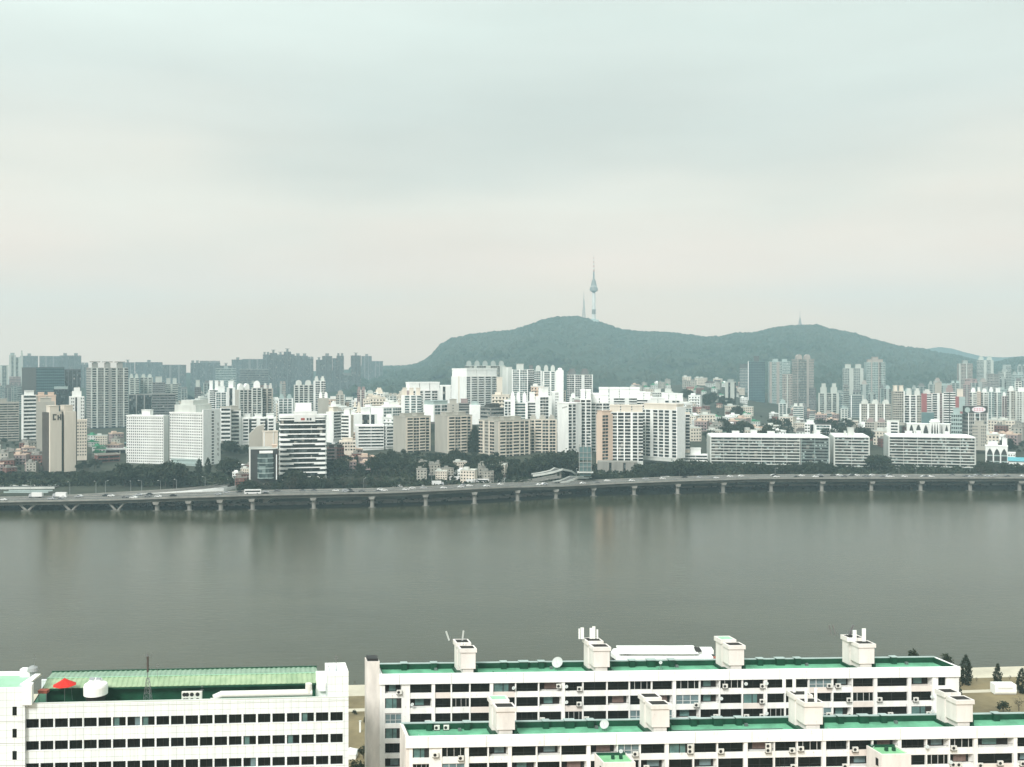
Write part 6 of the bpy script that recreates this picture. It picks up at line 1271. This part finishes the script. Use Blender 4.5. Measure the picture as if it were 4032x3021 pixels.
# duct, stair box
B = O.mb(); a = O.u(868); c = O.u(1232); B.tube((a, 1.9, H+.35), (c, 1.9, H+.35), .55, n=12); B.tube((c-.55, 1.9, H+.35), (c-.55, 1.9, H+.36+1.5), .55, n=12); B.obj('air_duct', 'acwhite', O.r)
B = O.mb(); B.tube((a+.2, 1.9, H+.35), (a-1.1, 1.5, H-.1), .55, .55, n=12); B.tube((a-1.1, 1.5, H-.1), (a-1.2, 1.2, H-1.4), .55, .55, n=12); B.obj('duct_elbow', 'acwhite', O.r)
sx0, sx1 = O.u(1290), O.L+.05
B = O.mb(); B.box(sx0, sx1, .3, 5.6, H-1.4, H+3.5); st = B.obj('stair_house', 'white_tile', O.r)
B = O.mb(); B.box(sx0, sx1, .3, .6, H+3.5, H+4.1); B.box(sx0, sx1, 5.3, 5.6, H+3.5, H+4.1); B.box(sx0, sx0+.35, .6, 5.3, H+3.5, H+4.1); B.box(sx1-.35, sx1, .6, 5.3, H+3.5, H+4.1); B.obj('stair_parapet', 'bright', st)
B = O.mb(); B.box(sx0-1.5, sx0, 3.2, 5.8, H-1.4, H+2.7); B.box(sx0-1.2, sx0-.1, 2.6, 3.1, H+.3, H+1.6); B.obj('stair_annex', 'bright', st)
# left wing
Wg = Block('office_wing', 'taller white tiled office wing at the left edge with one column of small windows', 'building', -420, 2707, 156.5, 98, 2700, 6.4)
H2 = Wg.H; B = Wg.mb(); B.box(0, Wg.L, 0, Wg.D, 0, H2-.3); B.obj('wall', 'white_tile', Wg.r)
B = Wg.mb(); B.box(.3, Wg.L-.3, .3, Wg.D-.3, H2-.3, H2-.2); B.obj('roof_deck', 'palegreen', Wg.r)
B = Wg.mb(); B.box(-.1, Wg.L+.1, Wg.D-.3, Wg.D+.3, H2-.25, H2+.35); B.obj('rear_parapet', 'bright', Wg.r)
for k in range(9):
    ww = O.u(66)-O.u(49); u = Wg.u(49); z = Wg.uz(49, 2783)[1]-k*3.5
    B = Wg.mb(); B.box(u, u+ww, -.02, .04, z-1.4, z); o = B.obj('window', 'darkglass', Wg.r)
    B = Wg.mb(); B.box(u-.05, u+ww+.05, -.06, .0, z-1.5, z-1.41); B.obj('sill', 'bright', o)
for k in range(10):
    z = Wg.uz(49, 2792)[1]-k*3.5; B = Wg.mb(); B.box(0, Wg.L+.05, -.08, -.0, z-.18, z-.02) if 0 else B.box(0, Wg.L+.03, -.05, -.0, z-1.95, z-1.85); B.obj('string_course', 'offwhite', Wg.r)
B = Wg.mb(); ux = Wg.L-.1; B.add([(ux-1.2, .2, H2-.3), (ux, .2, H2-.3), (ux, 1.2, H2-.3), (ux-1.2, 1.2, H2-.3), (ux+.7, 5, H2+.4), (ux+1.6, 5, H2+.4), (ux+1.6, 5.8, H2-.1), (ux+.7, 5.8, H2-.1)], [(0, 1, 5, 4), (1, 2, 6, 5), (2, 3, 7, 6), (3, 0, 4, 7), (4, 5, 6, 7), (3, 2, 1, 0)]); B.obj('sloping_shaft', 'bright', Wg.r)
B = Wg.mb(); B.box(ux-.3, ux+1.2, -.3, 1.3, H2-3, H2+.1); B.obj('corner_box', 'bright', Wg.r)
# things on the roofs
def at_roof(b, X, v, z): return b.world(b.u(X), v, z)
t = thing('parasol', 'bright red canvas parasol standing on the office roof terrace', 'parasol', at_roof(O, 240, 3.4, H-.75)); t.scale = (.9, .9, .9)
B = MB(); B.tube((0, 0, 0), (0, 0, 4.35), .05, n=8); B.tube((.9, .6, 2.9), (1.0, .9, 0), .03, n=5); B.obj('pole', 'steel', t)
B = MB()
nn = 8; rim = [(2.05*math.cos(2*math.pi*i/nn), 2.05*math.sin(2*math.pi*i/nn), 3.05) for i in range(nn)]; mid = [(.8*math.cos(2*math.pi*i/nn), .8*math.sin(2*math.pi*i/nn), 3.75) for i in range(nn)]
B.add(rim+mid+[(0, 0, 4.3)], [(i, (i+1) % nn, nn+(i+1) % nn, nn+i) for i in range(nn)]+[(nn+i, nn+(i+1) % nn, 2*nn) for i in range(nn)]+[tuple(reversed(range(nn)))]); B.obj('canopy', 'redcloth', t)
t = thing('awning', 'small rust red awning beside the white corner box', 'awning', at_roof(O, 161, 2.4, H+1.0)); B = MB(); B.box(-.7, .7, -.5, .5, .1, .5); B.box(-.75, .75, -.55, .55, .5, .58); B.obj('cover', 'rust', t)
for q in (-.6, .6): B = MB(); B.box(q-.04, q+.04, -.4, -.32, -2.4, .1); B.obj('leg', 'steel', t)
t = thing('cooling_tower', 'fat white round cooling tower on a dark steel stand on the office roof', 'cooling tower', at_roof(O, 368, 2.6, H-1.45))
B = MB(); B.lathe([(1.55, 2.0), (1.85, 2.1), (1.86, 3.4), (1.75, 3.75), (1.1, 4.15), (.95, 4.5), (.85, 4.5), (.8, 4.1)], 28); B.obj('shell', 'bright', t)
B = MB(); B.lathe([(1.5, 1.35), (1.5, 2.0)], 24); B.obj('louvre_ring', 'shade_room', t)
for a in range(6): B = MB(); x, y = 1.5*math.cos(a*math.pi/3), 1.5*math.sin(a*math.pi/3); B.tube((x, y, 0), (x, y, 1.5), .07, n=6); B.obj('leg', 'blackrail', t)
B = MB(); B.xprism([(-.5, 4.5), (-.1, 4.85), (.1, 4.55)], -.9, -.15); B.xprism([(-.4, 4.5), (-.05, 4.8), (.1, 4.55)], .15, .9); B.obj('fan_blade', 'steel', t)
t = thing('lattice_mast', 'tall thin dark lattice mast rising from the office roof terrace', 'mast', at_roof(O, 577, 2.2, H-1.45))
lattice(t, 4.6, 1.3, 'steel', 6, .3, .035, 'lower_lattice'); 
B = MB(); B.tube((0, 0, 4.5), (0, 0, 8.6), .07, n=6); B.obj('pole', 'steel', t)
B = MB(); B.box(-.13, .13, -.13, .13, 5.6, 8.1); B.obj('antenna_sleeve', 'brown', t)
for a in (0, 2.1, 4.2): B = MB(); B.tube((0, 0, 8.0), (.7*math.cos(a), .7*math.sin(a), 8.2), .03, n=4); B.tube((.7*math.cos(a), .7*math.sin(a), 7.9), (.7*math.cos(a), .7*math.sin(a), 8.7), .03, n=4); B.obj('crossarm', 'steel', t)
ACS2 = []
for X, n_ in ((727, 2), (738, 2), (757, 2), (780, 2)):
    p = at_roof(O, X, 3.6, H-1.3); t = thing('air_conditioner', 'tall white double fan condenser on the office roof terrace', 'air conditioner', p, O.a, 'condensers on the office roof', 1.25); put('casing', AC2[0], t); put('fan_grille', AC2[1], t); put('fan_grille', AC2[1], t, (0, 0, .72)); ACS2.append(t)
for X in (682, 712): p = at_roof(O, X, 1.2, H-1.0); t = thing('air_conditioner', 'low white condenser at the edge of the office roof terrace', 'air conditioner', p, O.a, 'condensers on the office roof', 1.1); put('casing', AC1[0], t); put('fan_grille', AC1[1], t); ACS2.append(t)
order_labels(ACS2)
def whip(x, y, z, h, label, r=.05):
    t = thing('whip_aerial', label, 'aerial', (x, y, z)); B = MB(); B.tube((0, 0, 0), (0, 0, h), r, r*.5, n=6); B.obj('rod', 'steel', t)
    B = MB(); B.box(-.3, .3, -.03, .03, h*.75, h*.75+.05); B.box(-.2, .2, -.03, .03, h*.9, h*.9+.05); B.obj('crossbar', 'steel', t)
whip(*at_roof(O, 1330, 3, H+3.5), 2.6, 'dark whip aerial on top of the white stair house of the office', .09)
whip(*at_roof(Wg, 108, 5.6, H2), 3.6, 'thin aerial on the sloping shaft of the left wing')
whip(*at_roof(O, 793, 2.4, H-1.4), 3.2, 'thin aerial beside the condensers on the office roof', .03)
whip(*at_roof(O, 606, 7, H+1.6), 2.6, 'thin aerial sticking up from the ribbed green roof', .03)
for i, X in enumerate((76, 100)): 
    p = at_roof(Wg, X, 5.7, H2+.1); t = thing('roof_ventilator', ['white box ventilator on the left wing roof', 'grey round ventilator on the left wing roof'][i], 'ventilator', p); B = MB()
    if i == 0: B.box(-.9, .7, -.5, .5, -.6, 1.0)
    else: B.lathe([(.5, -.6), (.5, .4), (.9, .6), (.8, 1.1), (.3, 1.4)], 14)
    B.obj('housing', ['bright', 'lampgrey'][i], t); B = MB(); B.box(.7 if i == 0 else -.3, 1.0 if i == 0 else .3, -.3, .3, -.2, .5); B.obj('opening', 'blackrail', t)
# ---- riverside
def nz_(x, y): return lerp(list(zip(nr, nz)), y-near_bank(x)+301)
def nearpt(X, d): x = wx(X, d); return x, d, nz_(x, d)
t = thing('floating_restaurant', 'long white floating restaurant moored behind the rear block, with a rounded bow', 'boat', (wx(2630, 318), 322, 0)); k = 318/F
def ship(x0, x1, w, bow): return [(x0+bow*.0, 0), (x0+bow*.25, -w*.38), (x0+bow, -w*.5), (x1, -w*.5), (x1, w*.5), (x0+bow, w*.5), (x0+bow*.25, w*.38)]
Lx = 218*k; wzz = lambda Y: wz(Y, 318)
B = MB(); B.prism(ship(-Lx, Lx*.9, 11, 5), -.5, 1.3); B.obj('hull', 'shade_room', t)
B = MB(); B.prism(ship(-Lx+.6, Lx*.88, 10, 5), 1.3, wzz(2596)); B.obj('lower_deck', 'darkglass', t)
B = MB(); B.prism(ship(-Lx-.2, Lx*.8, 11.6, 5), wzz(2598), wzz(2583)); B.obj('promenade_deck', 'bright', t)
B = MB(); B.prism(ship(-Lx+5, Lx*.5, 7, 1), wzz(2583), wzz(2574)); B.obj('upper_saloon', 'offwhite', t)
B = MB(); B.box(-Lx+2, Lx*.55, -4.6, 4.6, wzz(2574), wzz(2571)); B.obj('roof_deck', 'white', t)
for i in range(14): B = MB(); x = -Lx+3+i*1.8*1.05; B.box(x, x+.12, -5.6, -5.5, wzz(2583), wzz(2577)); B.obj('rail_post', 'bright', t)
B = MB(); B.box(Lx*.35, Lx*.5, -2, 2, wzz(2571), wzz(2562)); B.box(Lx*.58, Lx*.85, -2, 2, wzz(2583), wzz(2568)); B.obj('wheelhouse', 'bright', t)
B = MB(); B.box(Lx*.52, Lx*.62, -3, 1, wzz(2571), wzz(2565)); B.obj('awning', 'shade_room', t)
B = MB(); B.box(Lx*.72, Lx*.95, -5.4, -3, wzz(2600), wzz(2588)); B.obj('kiosk', 'rust', t)
B = MB(); B.xprism([(-1.2, -.6), (-.6, -1), (5, -1), (5, .9), (-1, .9)], -6.2, 6.2); t = thing('white_boat_trailer', 'white boxy trailer with a rounded end parked on the river lawn', 'trailer', nearpt(3957, 272)); t.location.z += 1.5; B.obj('box', 'bright', t); t.scale = (.47, .47, 1.4)
B = MB(); B.box(-4.5, 4, -1.25, -1.15, .1, .4); B.obj('stripe', 'acwhite', t)
for q in (-4, 4): B = MB(); B.tube((q-.3, 0, -.9), (q+.3, 0, -.9), .3, n=10); B.obj('wheel', 'tyre', t)
t = thing('marquee', 'white peaked tent between the office and the rear block', 'tent', nearpt(1388, 227)); t.scale = (.62, .62, .5); B = MB(); B.box(-2.6, 1.6, -2.5, 2.5, 0, 2.4); B.obj('side_sheet', 'bright', t); B = MB(); B.add([(-2.8, -2.7, 2.4), (1.8, -2.7, 2.4), (1.8, 2.7, 2.4), (-2.8, 2.7, 2.4), (-.8, 0, 4.4)], [(0, 1, 4), (1, 2, 4), (2, 3, 4), (3, 0, 4), (3, 2, 1, 0)]); B.obj('roof_sheet', 'bright', t)
t = thing('post', 'short white post on the lawn behind the tent', 'post', nearpt(1418, 243)); B = MB(); B.box(-.2, .2, -.2, .2, 0, 2.6); B.obj('shaft', 'bright', t); B = MB(); B.box(-.28, .28, -.28, .28, 2.6, 2.75); B.obj('cap', 'offwhite', t)
def ntree(kind, X, Yt_, d, lab, i=None, hmax=30):
    x, y, z = nearpt(X, d); tt = tree(kind, x, y, z-.1, max(1.5, wz(Yt_, d)-z), '', i); tt['label'] = lab; tt['group'] = 'trees on the river lawn'; return tt
ntree('cone', 3803, 2578, 281, 'tallest dark conifer just right of the rear block end', 0)
ntree('cone', 3928, 2612, 281, 'dark conifer above the white trailer on the lawn', 1)
ntree('cone', 4024, 2630, 273, 'dark leaning conifer cut off by the right edge', 2)
ntree('cone', 3592, 2563, 250, 'conifer tip peeping over the rear block roof, left one', 1); ntree('cone', 3728, 2576, 252, 'conifer tip peeping over the rear block roof, right one', 2)
ntree('bush', 3950, 2752, 256, 'dark spreading tree low on the lawn right of the roof', 1); ntree('thin', 4012, 2738, 258, 'brownish low tree on the lawn at the right edge', 0)
ntree('thin', 3846, 2670, 284, 'spindly bare sapling at the edge of the concrete bank', 1); ntree('thin', 3975, 2662, 286, 'second spindly bare sapling on the concrete bank', 2)
ntree('broad', 1431, 2936, 226, 'round dark tree behind the white post', 2); ntree('bush', 1428, 2988, 215, 'dark bush below the tent', 0); ntree('broad', 1400, 2995, 212, 'low dark tree left of the bush below the tent', 3)
ntree('thin', 1398, 2728, 284, 'thin bare tree standing on the concrete bank', 0); ntree('bush', 1396, 2812, 256, 'small brown bush on the lawn between the buildings', 1); ntree('cone', 1436, 2860, 250, 'narrow dark tree against the flue stack', 0)
import re as _re
for o in bpy.data.objects:
    l = o.get('label')
    if l and len(_re.findall(r"[\w'-]+", l)) > 16: print('LONG', len(l.split()), o.name, l)
